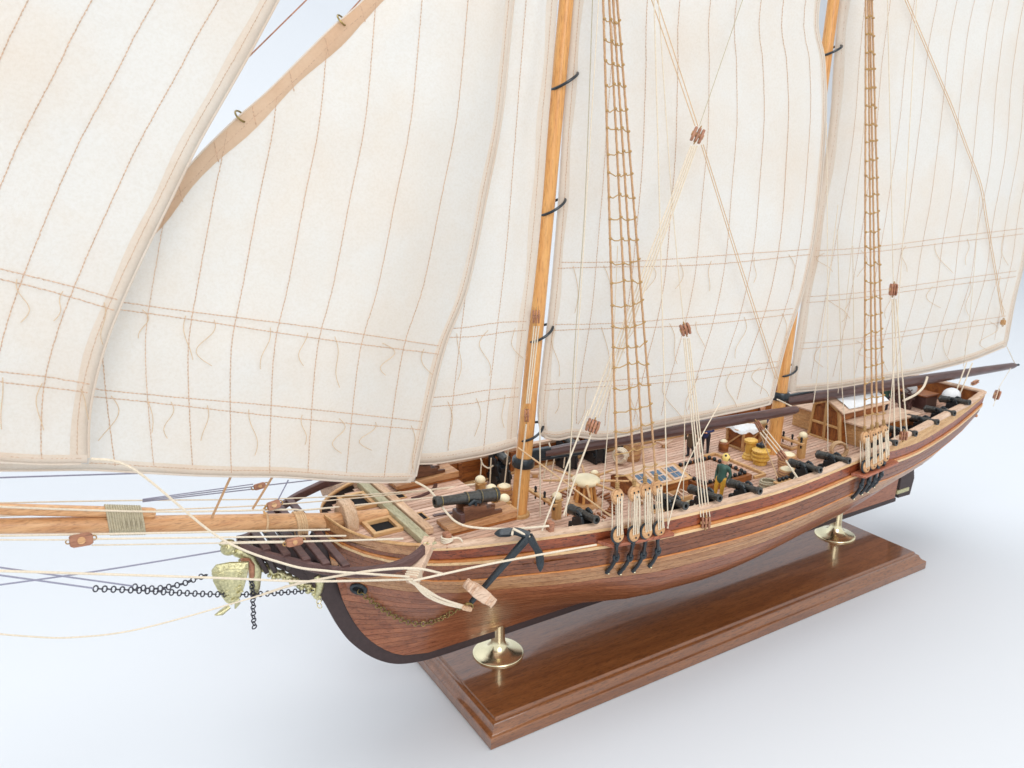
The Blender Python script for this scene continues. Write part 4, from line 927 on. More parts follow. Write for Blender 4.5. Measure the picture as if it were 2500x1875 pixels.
def bow_gun(label, y, sgn):
    t = thing('bow_cannon', label, 'cannon', (0.5, y, FD))
    PZ = FD+0.46
    # sloped wooden platform
    for k, (a, b_) in enumerate(((-0.72, -0.26), (-0.24, 0.24), (0.26, 0.72))):
        MB().prism([(-1.85, 0.14), (2.05, 0.14), (2.05, 0.52), (-1.85, 0.36)], (0.5, y+a, FD), (1, 0, 0), (0, 0, 1), (0, b_-a, 0)).build('platform_board', M['plat'], t, bevel=0.02)
    for q in (-0.62, 0.62): MB().beam((-1.2, y+q, FD+0.07), (2.5, y+q, FD+0.07), 0.2, 0.13).build('platform_bearer', M['inner'], t)
    st = [(-1.0, 0), (-1.0, 0.78), (-0.18, 0.80), (-0.18, 0.62), (0.28, 0.62), (0.28, 0.42), (0.75, 0.40), (0.75, 0.22), (1.2, 0.2), (1.2, 0)]
    for q in (-0.36, 0.36): MB().prism(st, (0.62, y+q-0.09, PZ), (1, 0, 0), (0, 0, 1), (0, 0.18, 0)).build('carriage_cheek', M['walnut'], t, bevel=0.03)
    MB().box((0.5, y, PZ+0.2), (1.6, 0.54, 0.36)).build('carriage_bed', M['walnut'], t, bevel=0.03)
    MB().box((-0.45, y, PZ+0.1), (0.3, 0.9, 0.7)).build('transom_block', M['boom'], t, bevel=0.04)
    ax = nrm((-1, 0, 0.10)); br = np.array([1.75, y, PZ+0.86])
    barrel(MB(), 3.55, 0.335, ax, br).build('barrel', M['gunm'], t, ang=28)
    for q in (0.05, 0.285, 0.505, 0.90): MB().torus(br+ax*3.55*q, (0.36, 0.345, 0.31, 0.255)[(0.05, 0.285, 0.505, 0.90).index(q)], 0.022, axis=ax, n=24, m=6).build('barrel_ring', M['bchain'], t)
    for s_ in (-1, 1):
        MB().tube([(-0.1, y+s_*0.40, PZ+0.82), (0.05, y+s_*0.42, PZ+0.92), (0.2, y+s_*0.42, PZ+1.0), (0.35, y+s_*0.42, PZ+0.92), (0.55, y+s_*0.40, PZ+0.84)], 0.09, 7).build('cap_square', M['iron'], t)
        MB().tube([(0.2, y+s_*0.3, PZ+0.86), (0.2, y+s_*0.6, PZ+0.86)], 0.075, 8).build('trunnion', M['iron'], t)
bow_gun('long bronze cannon on stepped wooden carriage on the fore deck, in front of the foremast', -3.15, -1)
bow_gun('fore deck cannon mostly hidden under the jib foot on the far side', 3.2, 1)

# ------------------------------------------------------------------ small deck fittings
def lathe_thing(name, label, cat, x, y, prof, mat, z=None, n=18, group=None):
    z = zd(x) if z is None else z; t = thing(name, label, cat, (x, y, z), group=group)
    MB().lathe(prof, (x, y, z), n=n).build('body', M[mat], t, ang=30); return t
def post(name, x, y, h, w, parent, mat='fitz', top='cream', z=None):
    z = zd(x) if z is None else z
    p = MB().beam((x, y, z-0.05), (x, y, z+h), w, w).build(name, M[mat], parent, bevel=0.03)
    MB().beam((x, y, z+h-0.14), (x, y, z+h-0.04), w*1.28, w*1.28).build('post_band', M[mat], p, bevel=0.02)
    MB().lathe([(w*0.6, 0), (w*0.68, 0.1), (w*0.62, 0.22), (w*0.35, 0.33), (0.02, 0.36)], (x, y, z+h), n=12).build('post_cap', M[top], p)
    return p
def fife(label, x, ys, h, zrail, pins, name='fife_rail'):
    t = thing(name, label, 'fife rail', (x, (ys[0]+ys[-1])/2, zd(x)))
    for y in ys: post('post', x, y, h, 0.44, t)
    r = MB().beam((x-0.3, ys[0]-0.35, zrail), (x-0.3, ys[-1]+0.35, zrail), 0.30, 0.18).build('rail', M['fit'], t, bevel=0.03)
    for y in np.linspace(ys[0]-0.15, ys[-1]+0.15, pins):
        MB().lathe([(0.05, -.4), (0.06, 0), (0.10, 0.05), (0.06, 0.1), (0.09, 0.3), (0.05, 0.4)], (x-0.3, y, zrail+0.06), n=8).build('belaying_pin', M['black'], t)
    return t
fife('pale wooden pin rail with white-topped posts just aft of the foremast', 6.75, (-1.35, 2.1), 1.25, 10.75, 5)
fife('pale wooden pin rail with posts and dark pins just aft of the main mast', 27.0, (-1.75, 1.8), 1.55, 10.85, 6)
t = thing('deck_bitts', 'three pale square posts with white tops and a cross rail in front of the foremast', 'bitts', (3.6, 0.8, zd(3.6)))
for x, y, h in ((3.85, 2.3, 1.45), (3.75, 0.85, 1.45), (3.65, -0.75, 1.45)): post('post', x, y, h, 0.46, t)
MB().beam((4.1, -1.2, 10.75), (4.15, 2.8, 10.75), 0.3, 0.3).build('cross_rail', M['fit'], t, bevel=0.03)
def cask(label, x, y, r, h, mat='fit', hoops=4, top='cream', group='wooden casks on deck', z=None):
    z = zd(x) if z is None else z; t = thing('cask', label, 'cask', (x, y, z), group=group)
    prof = [(r*0.84, 0)]+[(r*(0.84+0.18*math.sin(math.pi*q)), h*q) for q in np.linspace(0.05, 0.95, 9)]+[(r*0.84, h), (r*0.76, h), (r*0.76, h-0.05)]
    MB().lathe(prof, (x, y, z), n=22).build('staves', M[mat], t, ang=25)
    for q in np.linspace(0.12, 0.88, hoops): MB().torus((x, y, z+h*q), r*(0.845+0.18*math.sin(math.pi*q)), 0.035, n=24, m=5).build('hoop', M['block'], t)
    MB().lathe([(r*0.74, 0), (r*0.7, 0.06), (r*0.4, 0.16), (0.02, 0.2)], (x, y, z+h-0.04), n=18).build('lid', M[top], t)
cask('wooden cask with pale domed lid to the left of the foremast base', 5.15, 1.75, 0.50, 1.15)
cask('upper wooden cask of the pair by the near rail, aft of the green-coated figure', 24.4, -2.75, 0.60, 1.15, hoops=6)
cask('nearer wooden cask of the pair by the near rail, behind the gun', 22.5, -4.3, 0.60, 1.05, hoops=6)
cask('tall dark cask with white lid beside the far bulwark, behind the skylight', 16.9, 4.2, 0.62, 1.35)
cask('small brown keg with pale top in front of the crate', 23.5, 2.1, 0.36, 0.75, 'inner', 2)
cask('small round-topped keg between capstan and skylight', 12.0, 2.0, 0.34, 0.75, 'fit', 2)
# ring bolts along the near waterway and bits of gun tackle
for k, x in enumerate(np.arange(7.2, 30, 2.3)):
    y = -(bb(x)-1.0-0.15*(k % 3)); t = thing('gun_tackle', 'small cream gun tackle on deck by the near rail, '+['abreast of the foremast', 'beside the capstan', 'at the fore deadeyes', 'beside the slatted frame', 'before the green-coated figure', 'just aft of the green-coated figure', 'beside the deck grating', 'beside the nearer cask', 'between casks and pin rail', 'before the cabin wing'][k], 'tackle', (x, y, zd(x)))
    MB().tube(smooth_path([(x, y, zd(x)+.06), (x+.3, y+.35, zd(x)+.05), (x+.1, y+.8, zd(x)+.05), (x+.5, y+1.1, zd(x)+.05)], 6), 0.045, 6).build('fall', M['rope'], t, fix=False)
    MB().box((x, y, zd(x)+0.14), (0.24, 0.36, 0.22)).build('block_shell', M['block'], t, bevel=0.05); MB().torus((x+.5, y+1.15, zd(x)+.1), 0.13, 0.03, axis=(1, .3, 0), n=12, m=5).build('ring_bolt', M['iron'], t)
# sacks and coils
def coil(label, c, R, axis, turns=4, mat='tanrope', r=0.07, name='rope_coil'):
    c = np.asarray(c, float); x, y, d = frame(axis); P = []
    for i in range(turns*24+1):
        a = 2*math.pi*i/24; rr = R*(1-0.10*((i/24) % 2)); P.append(c+x*math.cos(a)*rr+y*math.sin(a)*rr+d*(0.11*i/24-0.05*turns))
    t = thing(name, label, 'rope coil', tuple(c)); MB().tube(P, r, 6).build('coiled_rope', M[mat], t, fix=False)
coil('yellowish rope coil standing upright on deck in front of the cabin wing', (29.2, -3.1, zd(29)+0.55), 0.55, (-.7, -1, 0.2), 5)
coil('flat cream rope coil on deck behind the second near gun', (14.6, -4.3, zd(14)+0.2), 0.62, (0, 0, 1), 4, 'lash')
coil('pale rope coil beside the tall dark cask at the far side', (15.6, 3.9, zd(15)+0.6), 0.5, (-1, -.4, 0), 4, 'rope', 0.09)
coil('grey-tan rope coil on deck next to the nearer cask', (21.2, -4.0, zd(21)+0.2), 0.55, (0, 0, 1), 4, 'lash')
# capstan
cx, cy = 9.45, -0.45; cz = zd(9.4)
t = thing('capstan', 'wooden capstan with white domed head and radiating bars behind the foremast', 'capstan', (cx, cy, cz))
MB().lathe([(1.0, 0), (1.02, 0.12), (0.98, 0.24), (0.8, 0.27)], (cx, cy, cz), n=28).build('base_plate', M['dead'], t)
MB().lathe([(0.62, 0.2), (0.44, 0.7), (0.40, 1.25)], (cx, cy, cz), n=18).build('drum', M['inner'], t)
for k in range(8):
    a = 2*math.pi*k/8; u = np.array([math.cos(a), math.sin(a), 0]); MB().beam(np.array([cx, cy, cz+0.26])+u*0.64, np.array([cx, cy, cz+1.25])+u*0.47, 0.15, 0.16, up=u).build('whelp', M['mast'], t, bevel=0.02)
MB().lathe([(0.5, 1.22), (0.52, 1.36), (0.82, 1.42), (0.86, 1.5), (0.84, 1.62), (0.7, 1.72), (0.4, 1.8), (0.02, 1.83)], (cx, cy, cz), n=32).build('drumhead', M['cream'], t, ang=50)
for k in range(8):
    a = 2*math.pi*(k+0.3)/8; u = np.array([math.cos(a), math.sin(a), 0]); MB().tube([np.array([cx, cy, cz+1.52])+u*0.7, np.array([cx, cy, cz+1.50])+u*2.55], [0.09, 0.06], 8).build('capstan_bar', M['fit'], t)
for k in range(30):
    a = 2*math.pi*k/30; u = np.array([math.cos(a), math.sin(a), 0])
    if abs(cx+u[0]*1.9-fx(9.9)) < 0.9: continue
    MB().beam(np.array([cx, cy, cz+0.045])+u*1.45, np.array([cx, cy, cz+0.045])+u*2.25, 0.12, 0.09).build('deck_batten', M['inner'], t)
# skylight with three windows
sx0, sx1, sy0, sy1, szr = 12.6, 16.4, -1.85, 1.15, 1.25
t = thing('skylight', 'deck skylight with three framed panes on its sloping roof, behind the fore shrouds', 'skylight', (14.5, -.3, zd(14)))
zb_ = zd(14); MB().box((14.5, (sy0+sy1)/2, zb_+0.36), (sx1-sx0, sy1-sy0, 0.78)).build('wall_box', M['inner'], t, bevel=0.03)
eP, eS, rd = np.array([0, sy0-0.15, zb_+0.78]), np.array([0, sy1+0.15, zb_+0.80]), np.array([0, -0.35, zb_+szr])
MB().prism([(sy0, 0.75), (sy1, 0.75), (-0.35, szr)], (sx0, 0, zb_), (0, 1, 0), (0, 0, 1), (sx1-sx0, 0, 0)).build('gable', M['inner'], t)
for e_, mt, nm in ((eP, 'fit', 'roof_slope'), (eS, 'cap', 'roof_slope')):
    dv = e_-rd; nn = nrm(np.cross((1, 0, 0), dv)); nn = nn if nn[2] > 0 else -nn
    MB().add([np.array([x, 0, 0])+p+nn*h for h in (0.02, 0.10) for p in (rd, e_) for x in (sx0-0.15, sx1+0.15)], [(0, 1, 3, 2), (4, 6, 7, 5), (0, 4, 5, 1), (2, 3, 7, 6), (0, 2, 6, 4), (1, 5, 7, 3)]).build(nm, M[mt], t, bevel=0.02)
    if e_ is eP:
        for k in range(3):
            xa = sx0+0.15+k*1.22; xb = xa+1.06; q = lambda f, x, h: np.array([x, 0, 0])+rd+dv*f+nn*h
            fr = MB().add([q(f, x, h) for h in (0.10, 0.15) for f in (0.1, 0.9) for x in (xa, xb)], [(0, 1, 3, 2), (4, 6, 7, 5), (0, 4, 5, 1), (2, 3, 7, 6), (0, 2, 6, 4), (1, 5, 7, 3)]).build('window_frame', M['cap'], t, bevel=0.01)
            for i in range(2):
                for j in range(2):
                    f0 = 0.2+0.33*i; f1 = f0+0.27; x0 = xa+0.18+0.37*j; x1 = x0+0.31
                    MB().add([q(f, x, h) for h in (0.14, 0.165) for f in (f0, f1) for x in (x0, x1)], [(0, 1, 3, 2), (4, 6, 7, 5), (0, 4, 5, 1), (2, 3, 7, 6), (0, 2, 6, 4), (1, 5, 7, 3)]).build('pane', M['glass'], fr)
# rack frame beside the skylight
t = thing('rack', 'low pale slatted wooden frame on deck between skylight and near guns', 'frame', (13.9, -2.5, zd(14)))
for y in (-3.05, -2.05): MB().beam((12.2, y, zd(14)+0.2), (15.6, y, zd(14)+0.2), 0.16, 0.3).build('rail', M['fit'], t, bevel=0.02)
for k in range(7):
    x = 12.3+k*0.53; MB().beam((x, -3.0, zd(14)+0.36), (x+(0.25 if k % 2 else 0), -2.1, zd(14)+0.36), 0.12, 0.06).build('slat', M['cap'], t)
# grating with rows of shot
gx0, gx1, gy0, gy1 = 17.0, 21.2, -2.55, 1.05; gz = zd(19)
t = thing('hatch_grating', 'large wooden deck grating in a low frame, black shot around its edge', 'grating', (19.1, -.75, gz))
for a, b_ in (((gx0, gy0), (gx1, gy0)), ((gx0, gy1), (gx1, gy1)), ((gx0+.12, gy0+.12), (gx0+.12, gy1-.12)), ((gx1-.12, gy0+.12), (gx1-.12, gy1-.12))):
    MB().beam((a[0], a[1], gz+0.2), (b_[0], b_[1], gz+0.2), 0.24, 0.40).build('frame_board', M['inner'], t, bevel=0.02)
mb = MB()
for x in np.arange(gx0+0.45, gx1-0.35, 0.21): mb.box((x, (gy0+gy1)/2, gz+0.33), (0.11, gy1-gy0-0.7, 0.07))
for y in np.arange(gy0+0.45, gy1-0.35, 0.21): mb.box(((gx0+gx1)/2, y, gz+0.345), (gx1-gx0-0.7, 0.11, 0.07))
o = mb.build('lattice', M['deckw'], t, smooth=False); o['kind'] = 'stuff'
MB().box(((gx0+gx1)/2, (gy0+gy1)/2, gz+0.2), (gx1-gx0-0.3, gy1-gy0-0.3, 0.1)).build('lattice_ground', M['boom'], t)
ball_me = MB().ball((0, 0, 0.13), 0.135, 12, 8).mesh('shot'); ball_me.materials.append(M['black'])
sp = [(x, y) for y in (gy0+0.22, gy1-0.22) for x in np.linspace(gx0+0.35, gx1-0.35, 9)]+[(x, y) for x in (gx0+0.25, gx1-0.25) for y in np.linspace(gy0+0.6, gy1-0.6, 6)]
for x, y in sp:
    o = bpy.data.objects.new('cannonball', ball_me); COL.objects.link(o); o.location = Vector((x, y, gz+0.37))*S; e_ = 'near' if y < gy0+0.3 else 'far' if y > gy1-0.3 else 'forward' if x < 18 else 'aft'; tag(o, 'small black cannonball in the row along the %s edge of the deck grating' % e_, 'cannonball', 'cannonballs along the %s edge of the grating' % e_)
for x, y in [(gx0-6.6+0.33*k, -5.45) for k in range(3)]+[(20.1+0.33*k, -5.7) for k in range(3)]:
    o = bpy.data.objects.new('cannonball', ball_me); COL.objects.link(o); o.location = Vector((x, y, zd(x)+1.45 if x < 12 else zd(x)+1.2))*S; e_ = 'at the fore deadeyes' if x < 15 else 'beside the nearer cask'; tag(o, 'small black cannonball on the rail shelf '+e_, 'cannonball', 'cannonballs on the shelf '+e_)
for x0, n_ in ((gx0-6.6, 3), (20.1, 3)):
    t = thing('shot_rack', 'pale shot shelf by the near rail at the fore deadeyes' if x0 < 15 else 'pale shot shelf by the near rail next to the nearer cask', 'shot rack', (x0+.33, -5.6, zd(x0)))
    yb = -5.45 if x0 < 12 else -5.7
    MB().box((x0+0.33, yb, zd(x0+.33)+(1.40 if x0 < 12 else 1.15)), (1.3, 0.4, 0.1)).build('shelf', M['fit'], t, bevel=0.02)
    MB().box((x0+0.33, yb-0.25, zd(x0+.33)+(0.7 if x0 < 12 else 0.55)), (1.3, 0.12, 1.4 if x0 < 12 else 1.1)).build('backing', M['fit'], t, bevel=0.02)
t = thing('hatch', 'open rectangular deck coaming of pale wood aft of the grating', 'hatch', (22, -.8, gz))
for a, b_ in (((21.45, -2.6), (22.5, -2.6)), ((21.45, 1.9), (22.5, 1.9)), ((22.5, -2.5), (22.5, 1.8))): MB().beam((a[0], a[1], gz+0.1), (b_[0], b_[1], gz+0.1), 0.2, 0.22).build('coaming_rail', M['fit'], t, bevel=0.02)
# crates with cloth
def crumple(x0, x1, y0, y1, zf, seed, amp=0.14, n=18, drop=0.25):
    r_ = np.random.RandomState(seed); ph = r_.rand(8)*6.3; P = []
    for i in range(n+1):
        row = []
        for j in range(n+1):
            u, v = i/n, j/n; e = max(abs(2*u-1), abs(2*v-1)); x = x0+(x1-x0)*u; y = y0+(y1-y0)*v
            h = amp*(math.sin(5*u+7*v+ph[0])*0.5+math.sin(11*u-6*v+ph[1])*0.35+math.sin(17*v+9*u+ph[2])*0.25+abs(math.sin(8*(u+v)+ph[3]))*0.4)
            row.append((x+0.05*math.sin(9*v+ph[4]), y+0.05*math.sin(9*u+ph[5]), zf(x, y)+h-drop*max(0, e-0.86)/0.14))
        P.append(row)
    return MB().grid(P)
def crate(label, x0, x1, y0, y1, h, z):
    t = thing('crate', label, 'crate', ((x0+x1)/2, (y0+y1)/2, z)); MB().box(((x0+x1)/2, (y0+y1)/2, z+h/2), (x1-x0-0.12, y1-y0-0.12, h-0.06)).build('crate_box', M['inner'], t)
    w = 0.17
    for x in (x0, x1):
        for y in (y0, y1): MB().beam((x, y, z), (x, y, z+h), w, w).build('corner_post', M['fit'], t, bevel=0.02)
    for zz_ in (z+w/2, z+h-w/2):
        for y in (y0, y1): MB().beam((x0+w/2, y, zz_), (x1-w/2, y, zz_), w*0.9, w).build('edge_batten', M['fit'], t, bevel=0.02)
        for x in (x0, x1): MB().beam((x, y0+w/2, zz_), (x, y1-w/2, zz_), w*0.9, w).build('edge_batten', M['fit'], t, bevel=0.02)
    MB().beam((x0-0.02, y0+0.1, z+h-0.15), (x0-0.02, y1-0.1, z+0.15), 0.1, 0.14, up=(1, 0, 0)).build('diagonal_batten', M['fit'], t); MB().beam((x0+0.1, y0-0.02, z+0.15), (x1-0.1, y0-0.02, z+h-0.15), 0.14, 0.1).build('diagonal_batten', M['fit'], t)
crate('wooden crate with diagonal brace under a white cloth, in front of the main mast', 24.6, 26.3, 1.35, 2.85, 1.45, zd(25))
tag(crumple(24.4, 26.5, 1.1, 3.05, lambda x, y: zd(25)+1.55, 5, 0.16).build('cloth', M['white'], None, fix=False), 'crumpled white cloth lying on top of the wooden crate', 'cloth')
lathe_thing('bollard', 'tall yellow turned bollard in front of the main mast', 'bollard', 24.05, 0.15, [(0.52, 0), (0.52, 0.12), (0.44, 0.22), (0.46, 0.3), (0.36, 0.42), (0.34, 1.05), (0.40, 1.12), (0.46, 1.2), (0.46, 1.34), (0.36, 1.40), (0.05, 1.42)], 'yellow', n=24)
t = lathe_thing('ringed_bollard', 'short yellow ringed bollard just left of the main mast base', 'bollard', 23.85, -0.95, [(0.46, 0), (0.48, 0.2), (0.40, 0.26)]+[q for k in range(3) for q in ((0.42, 0.3+0.28*k), (0.60, 0.34+0.28*k), (0.62, 0.44+0.28*k), (0.46, 0.5+0.28*k))]+[(0.36, 1.15), (0.05, 1.18)], 'yellow', n=24)
MB().tube([(23.8, -0.95, zd(24)+1.15), (23.75, -0.95, zd(24)+1.5), (23.95, -1.0, zd(24)+1.6)], 0.05, 6).box((23.85, -0.9, zd(24)+1.3), (0.4, 0.5, 0.22)).build('iron_top', M['iron'], t, bevel=0.03)
t = thing('small_grating', 'small pale grating hatch on deck between main mast and pin rail', 'grating', (28.2, .3, zd(28)))
mb = MB().box((28.2, 0.35, zd(28)+0.1), (1.4, 1.7, 0.2)); mb.build('coaming', M['fit'], t, bevel=0.03)
mb = MB()
for x in np.arange(27.7, 28.8, 0.2): mb.box((x, 0.35, zd(28)+0.235), (0.1, 1.5, 0.05))
for y in np.arange(-0.3, 1.1, 0.2): mb.box((28.2, y, zd(28)+0.245), (1.2, 0.1, 0.05))
o = mb.build('lattice', M['deckw'], t, smooth=False); o['kind'] = 'stuff'
# wooden cleats on deck
for i, (x, y, a, lab) in enumerate(((28.1, -2.6, .5, 'pale wooden cleat on deck beside the aft pin rail'), (9.2, 4.6, 2.6, 'pale wooden cleat at the far side behind the capstan bars'), (6.6, 4.7, 2.4, 'pale wooden cleat at the far side behind the foremast'), (20.5, 4.9, 2.8, 'pale wooden cleat at the far side left of the two figures'), (8.2, -2.4, .2, 'pale wooden cleat on deck just right of the near fore pin-rail post'))):
    t = thing('deck_cleat', lab, 'cleat', (x, y, zd(x)), a); MB().box((0, 0, 0.12), (0.35, 0.3, 0.24)).build('cleat_foot', M['fit'], t, world=False, bevel=0.03)
    MB().tube([(-0.65, 0, 0.48), (-0.2, 0, 0.3), (0.2, 0, 0.3), (0.65, 0, 0.48)], [0.06, 0.13, 0.13, 0.06], 8).build('cleat_horn', M['cap'], t, world=False)

# ------------------------------------------------------------------ deck house
hz = zd(32)
t = thing('deck_house', 'wooden deck cabin with panelled double door, gabled roof and low side wings', 'cabin', (34, -.3, hz))
pent = [(1.05, 0), (-1.65, 0), (-1.30, 2.35), (-0.25, 2.95), (0.80, 2.45)]
MB().prism(pent, (31.35, 0, hz), (0, 1, 0), (0, 0, 1), (4.9, 0, 0)).build('wall_core', M['inner'], t)
F3 = lambda p, x: np.array([x, p[0], hz+p[1]])
for i in range(5):
    a, b_ = pent[i], pent[(i+1) % 5]; MB().beam(F3(a, 31.28), F3(b_, 31.28), 0.20, 0.22, up=(1, 0, 0)).build('front_frame', M['fitz'], t, bevel=0.03)
MB().beam((31.26, -0.27, hz+0.1), (31.26, -0.24, hz+2.85), 0.2, 0.2, up=(1, 0, 0)).build('door_mullion', M['fitz'], t, bevel=0.03)
MB().beam((31.27, 0.95, hz+1.15), (31.27, -1.5, hz+1.15), 0.18, 0.18).build('door_rail', M['fitz'], t, bevel=0.03)
for (ya, yb) in ((0.88, -0.17), (-0.37, -1.42)):
    for k in range(5):
        y = ya+(yb-ya)*(k+0.5)/5; MB().box((31.30, y, hz+1.2), (0.05, 0.195, 2.25)).build('door_plank', M['inner'], t)
def slab(name, pts, thick, mat, parent):
    p = [np.asarray(q, float) for q in pts]; n = nrm(np.cross(p[1]-p[0], p[3]-p[0])); n = n if n[2] > 0 else -n
    return MB().add(p+[q+n*thick for q in p], [(3, 2, 1, 0), (4, 5, 6, 7), (0, 1, 5, 4), (1, 2, 6, 5), (2, 3, 7, 6), (3, 0, 4, 7)]).build(name, M[mat], parent, bevel=0.02)
slab('roof_slope', [(31.1, -0.25, hz+3.0), (36.6, -0.25, hz+3.0), (36.6, -1.75, hz+2.28), (31.1, -1.75, hz+2.28)], 0.12, 'cap', t)
slab('roof_slope', [(31.1, -0.25, hz+3.0), (36.6, -0.25, hz+3.0), (36.6, 1.2, hz+2.38), (31.1, 1.2, hz+2.38)], 0.12, 'cap', t)
for s_, y0, y1 in ((-1, -1.45, -3.35), (1, 1.15, 3.2)):
    xf = 31.75; x1 = 38.2; zt = 1.55
    MB().box(((xf+x1)/2-0.2, (y0+y1)/2, hz+zt/2-0.05), (x1-xf-1.0, abs(y1-y0)-0.3, zt)).build('wing_wall', M['inner'], t, bevel=0.03)
    for k in range(5):
        ya = y0+(y1-y0)*k/5; yb = y0+(y1-y0)*(k+1)/5
        MB().box(((xf+x1)/2-0.1, (ya+yb)/2, hz+zt+0.08+0.004*k), (x1-xf, abs(yb-ya)-0.015, 0.13)).build('wing_roof_plank', M['cap'], t, bevel=0.01)
    for x in (xf+0.35, 36.2, x1-0.35):
        MB().beam((x, y1*0.97, hz-0.05), (x, y1*0.97, hz+zt), 0.2, 0.2).build('wing_post', M['fit'], t, bevel=0.02)
    for k in range(6): MB().box((xf+0.22, y0+(y1-y0)*0.5, hz+0.14+k*0.24), (0.1, abs(y1-y0)-0.1, 0.225)).build('front_board', M['fit'], t, bevel=0.01)
tag(crumple(31.9, 36.4, -1.65, 0.9, lambda x, y: hz+3.24-0.46*abs(y+0.25)/1.0*(1.02 if y < -.25 else 0.95), 9, 0.07, 24, 0.05).build('cloth', M['white'], None, fix=False), 'white wrinkled cloth spread over the cabin roof', 'cloth')
# stern: wheel, binnacle, bundles
def wheel():
    x, z = 41.2, zd(41)+1.15; t = thing('steering_wheel', 'dark wooden steering wheel on its stand near the stern', 'wheel', (x, 0.2, zd(41)))
    MB().torus((x, 0.2, z), 0.72, 0.07, axis=(1, 0, 0), n=28, m=7).build('rim', M['boom'], t); MB().lathe([(0.16, -.12), (0.2, 0), (0.16, .12)], (x, 0.2, z), axis=(1, 0, 0), n=12).build('hub', M['bchain'], t)
    for k in range(8):
        a = math.pi*k/4; u = np.array([0, math.cos(a), math.sin(a)]); MB().tube([np.array([x, 0.2, z])+u*0.15, np.array([x, 0.2, z])+u*0.98], [0.05, 0.045], 6).build('spoke', M['boom'], t)
    MB().box((x+0.45, 0.2, zd(41)+0.55), (0.5, 0.9, 1.1)).build('stand', M['boom'], t, bevel=0.05)
wheel()
tag(MB().ball(at_z(2322, 966, 12.0), (0.85, 0.62, 0.62), 16, 10).build('bundle', M['white'], None), 'rounded white bundle behind the last near gun in the stern corner', 'bundle')
tag(MB().ball(at_z(2222, 948, 12.1), (0.5, 0.55, 0.48), 14, 9).build('bundle', M['white'], None), 'small white bundle under the main boom beyond the cabin', 'bundle')
t = thing('skylight_box', 'dark wooden box with brown lid in front of the stern transom', 'box', (43.3, -0.2, zd(43)))
MB().box((43.2, 0.3, zd(43)+0.5), (1.6, 2.6, 1.0)).build('box_body', M['boom'], t, bevel=0.04); MB().box((43.2, 0.3, zd(43)+1.06), (1.8, 2.8, 0.12)).build('box_lid', M['inner'], t, bevel=0.03)

# ------------------------------------------------------------------ painted crew figures: one continuous body each
def person(label, loc, rotz, parts, lean=(0, 0)):
    mb = MB(); segs = []
    for pts, rad, mat in parts:
        pts = [np.array(p, float)+np.array([lean[0]*p[2], lean[1]*p[2], 0]) for p in pts]; rad = rad if hasattr(rad, '__len__') else [rad]*len(pts)
        mb.tube(pts, rad, 10)
        for p, r in ((pts[0], rad[0]), (pts[-1], rad[-1])): mb.ball(p, r*0.98, 10, 7)
        segs.append((pts, rad, mat))
    me = mb.mesh('tmp', fix=True); o = bpy.data.objects.new('tmp', me); COL.objects.link(o)
    md = o.modifiers.new('r', 'REMESH'); md.mode = 'VOXEL'; md.voxel_size = 0.035*S
    sm = o.modifiers.new('s', 'SMOOTH'); sm.factor = 0.5; sm.iterations = 2
    dg = bpy.context.evaluated_depsgraph_get(); dg.update(); me2 = bpy.data.meshes.new_from_object(o.evaluated_get(dg)); bpy.data.objects.remove(o)
    mats = []
    for _, _, m_ in segs:
        if m_ not in mats: mats.append(m_)
    me2.materials.clear()
    for m_ in mats: me2.materials.append(M[m_])
    A_, B_, RA, MI = [], [], [], []
    for pts, rad, m_ in segs:
        for i in range(len(pts)-1): A_.append(pts[i]); B_.append(pts[i+1]); RA.append((rad[i]+rad[i+1])/2); MI.append(mats.index(m_))
    A_, B_, RA, MI = np.array(A_), np.array(B_), np.array(RA), np.array(MI); D = B_-A_; DD = (D*D).sum(1)
    for p in me2.polygons:
        c = np.array(p.center)/S; w = np.clip(((c-A_)*D).sum(1)/DD, 0, 1); dist = np.linalg.norm(A_+D*w[:, None]-c, axis=1)-RA; p.material_index = int(MI[np.argmin(dist)])
    me2.polygons.foreach_set('use_smooth', [True]*len(me2.polygons)); me2.name = 'person'
    p = bpy.data.objects.new('person', me2); COL.objects.link(p); p.location = Vector(loc)*S; p.rotation_euler = (0, 0, rotz); tag(p, label, 'person')
    return p
M['skin'] = plain('painted_skin', srgb(226, 172, 140), 0.5, 0, 0.06); M['green'] = plain('painted_green', srgb(58, 92, 82), 0.5, 0, 0.15, 5); M['blue'] = plain('painted_blue', srgb(44, 58, 110), 0.5, 0, 0.15)
M['brownc'] = plain('painted_brown', srgb(96, 78, 58), 0.55, 0, 0.2); M['navy'] = plain('painted_dark', srgb(38, 38, 48), 0.5, 0, 0.2); M['mustard'] = plain('painted_mustard', srgb(222, 170, 62), 0.5, 0, 0.12, 6); M['hair'] = plain('painted_hair', srgb(42, 36, 34), 0.6, 0, 0.2)
def spots():
    m, nt, b = nodes('spotted_scarf'); v = mapped(nt, (1, 1, 1), rnd=False); w = nt.nodes.new('ShaderNodeTexVoronoi'); w.inputs['Scale'].default_value = 4.2; nt.links.new(v, w.inputs[0])
    nt.links.new(ramp(nt, w.outputs[0], [(0.30, srgb(30, 26, 24)), (0.36, srgb(238, 208, 122))]), b.inputs['Base Color']); b.inputs['Roughness'].default_value = 0.5; return m
M['scarf'] = spots()
